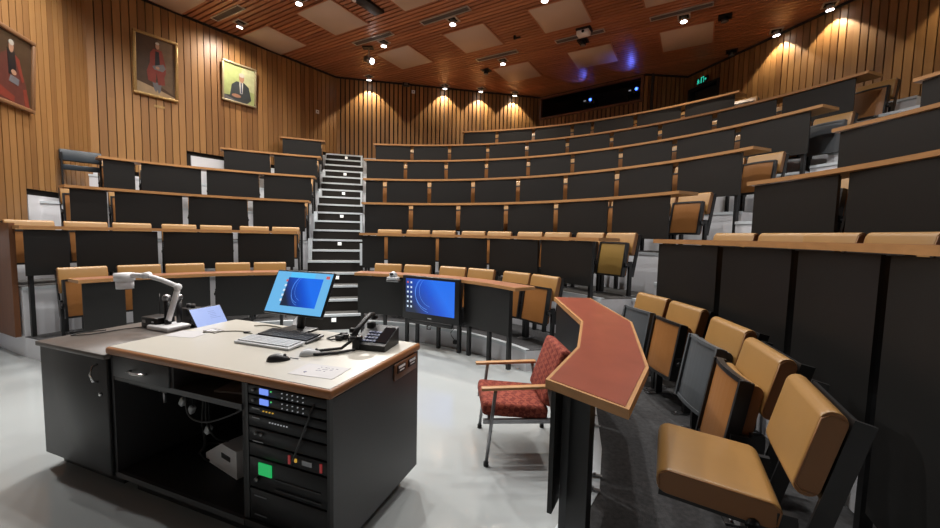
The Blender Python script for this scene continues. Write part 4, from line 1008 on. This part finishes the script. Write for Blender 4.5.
t = thing('web_camera', 'silver conference camera on front desk edge by television', 'camera', (x, y, .945), -R_(20))
q = MB(); q.box((0, 0, .02), (.16, .10, .04), bevel=.01); q.obj('base', 'silver', t)
q = MB(); q.ball((0, 0, .075), .045); q.box((-.045, 0, .065), (.014, .04, .06)); q.box((.045, 0, .065), (.014, .04, .06)); hd = q.obj('head', 'silver', t)
q = MB(); q.cyl((0, -.038, .078), (0, -.052, .078), .024); q.obj('lens', 'screen_off', hd)
q = MB(); q.box((0, .03, -.015), (.20, .12, .03), bevel=.006); q.obj('mount_plate', 'steel', t)
t = thing('power_plug', 'black plug on white kerb below the television', 'plug', (*P(2.985, 34.0), .1), -R_(34)); q = MB(); q.box((0, 0, 0), (.06, .05, .05), bevel=.006); q.obj('body', 'blackp', t)
q = MB(); q.tube([(.0, -.01, .02), (-.05, -.03, .09), (-.07, -.02, .13), (-.02, .0, .20)], .005); q.obj('lead', 'rubber', t)

# ------------------------------------------------------------------ red upholstered armchair (faces the lectern)
ac = thing('armchair', 'red patterned low armchair with timber arms and steel legs', 'armchair', (2.20, -.01, 0), -PI/2+.06)
q = MB(); q.box((0, -.02, .37), (.47, .47, .10), rot=(R_(-5), 0, 0), bevel=.03, seg=3); q.obj('seat', 'fabric', ac)
q = MB(); q.box((0, .275, .60), (.47, .09, .42), rot=(R_(-19), 0, 0), bevel=.03, seg=3); q.obj('backrest', 'fabric', ac)
q = MB(); [q.box((sx*.235, -.0, .305), (.025, .50, .03)) for sx in (-1, 1)]; q.box((0, -.2, .305), (.46, .025, .03)); q.box((0, .2, .305), (.46, .025, .03)); q.obj('frame', 'steel', ac)
for sx in (-1, 1):
    q = MB(); q.box((sx*.27, -.02, .56), (.05, .50, .022), rot=(R_(2), 0, 0), bevel=.008); q.obj('armrest', 'oak', ac)
    for pts in (((sx*.27, -.225, .02), (sx*.27, -.17, .555)), ((sx*.27, .30, .02), (sx*.27, .20, .555))):
        q = MB(); q.cyl(*pts, .013); lg = q.obj('leg', 'steel', ac)
        p = pts[0]; q = MB(); q.cyl((p[0], p[1], 0), (p[0], p[1], .03), .018); q.obj('foot', 'rubber', lg)

# ------------------------------------------------------------------ world, camera
w = bpy.data.worlds.new('world'); SC.world = w; w.use_nodes = True
w.node_tree.nodes['Background'].inputs[0].default_value = (.5, .5, .55, 1); w.node_tree.nodes['Background'].inputs[1].default_value = .02
f = 390.; roll = math.atan(.0215); pitch = math.atan((264-235.2)*math.cos(roll)/f)
cam = bpy.data.cameras.new('camera'); co = bpy.data.objects.new('camera', cam); C.objects.link(co); SC.camera = co
cam.sensor_width = 36; cam.lens = f/940*36; cam.clip_start = .02
fwd = Vector((0, math.cos(pitch), -math.sin(pitch))); rt = Vector((1, 0, 0)); up = rt.cross(fwd)
# image rotated clockwise by roll: the camera rolls anticlockwise
rt2 = rt*math.cos(roll)+up*math.sin(roll); up2 = up*math.cos(roll)-rt*math.sin(roll)
co.matrix_world = Matrix(((rt2.x, up2.x, -fwd.x, 1.85), (rt2.y, up2.y, -fwd.y, -2.90), (rt2.z, up2.z, -fwd.z, 1.6), (0, 0, 0, 1)))
vs = SC.view_settings; vs.view_transform = 'Standard'; vs.look = 'None'; vs.gamma = 1; vs.use_curve_mapping = False; vs.exposure = 0
SC.cycles.use_denoising = True
SC.cycles.max_bounces = 8
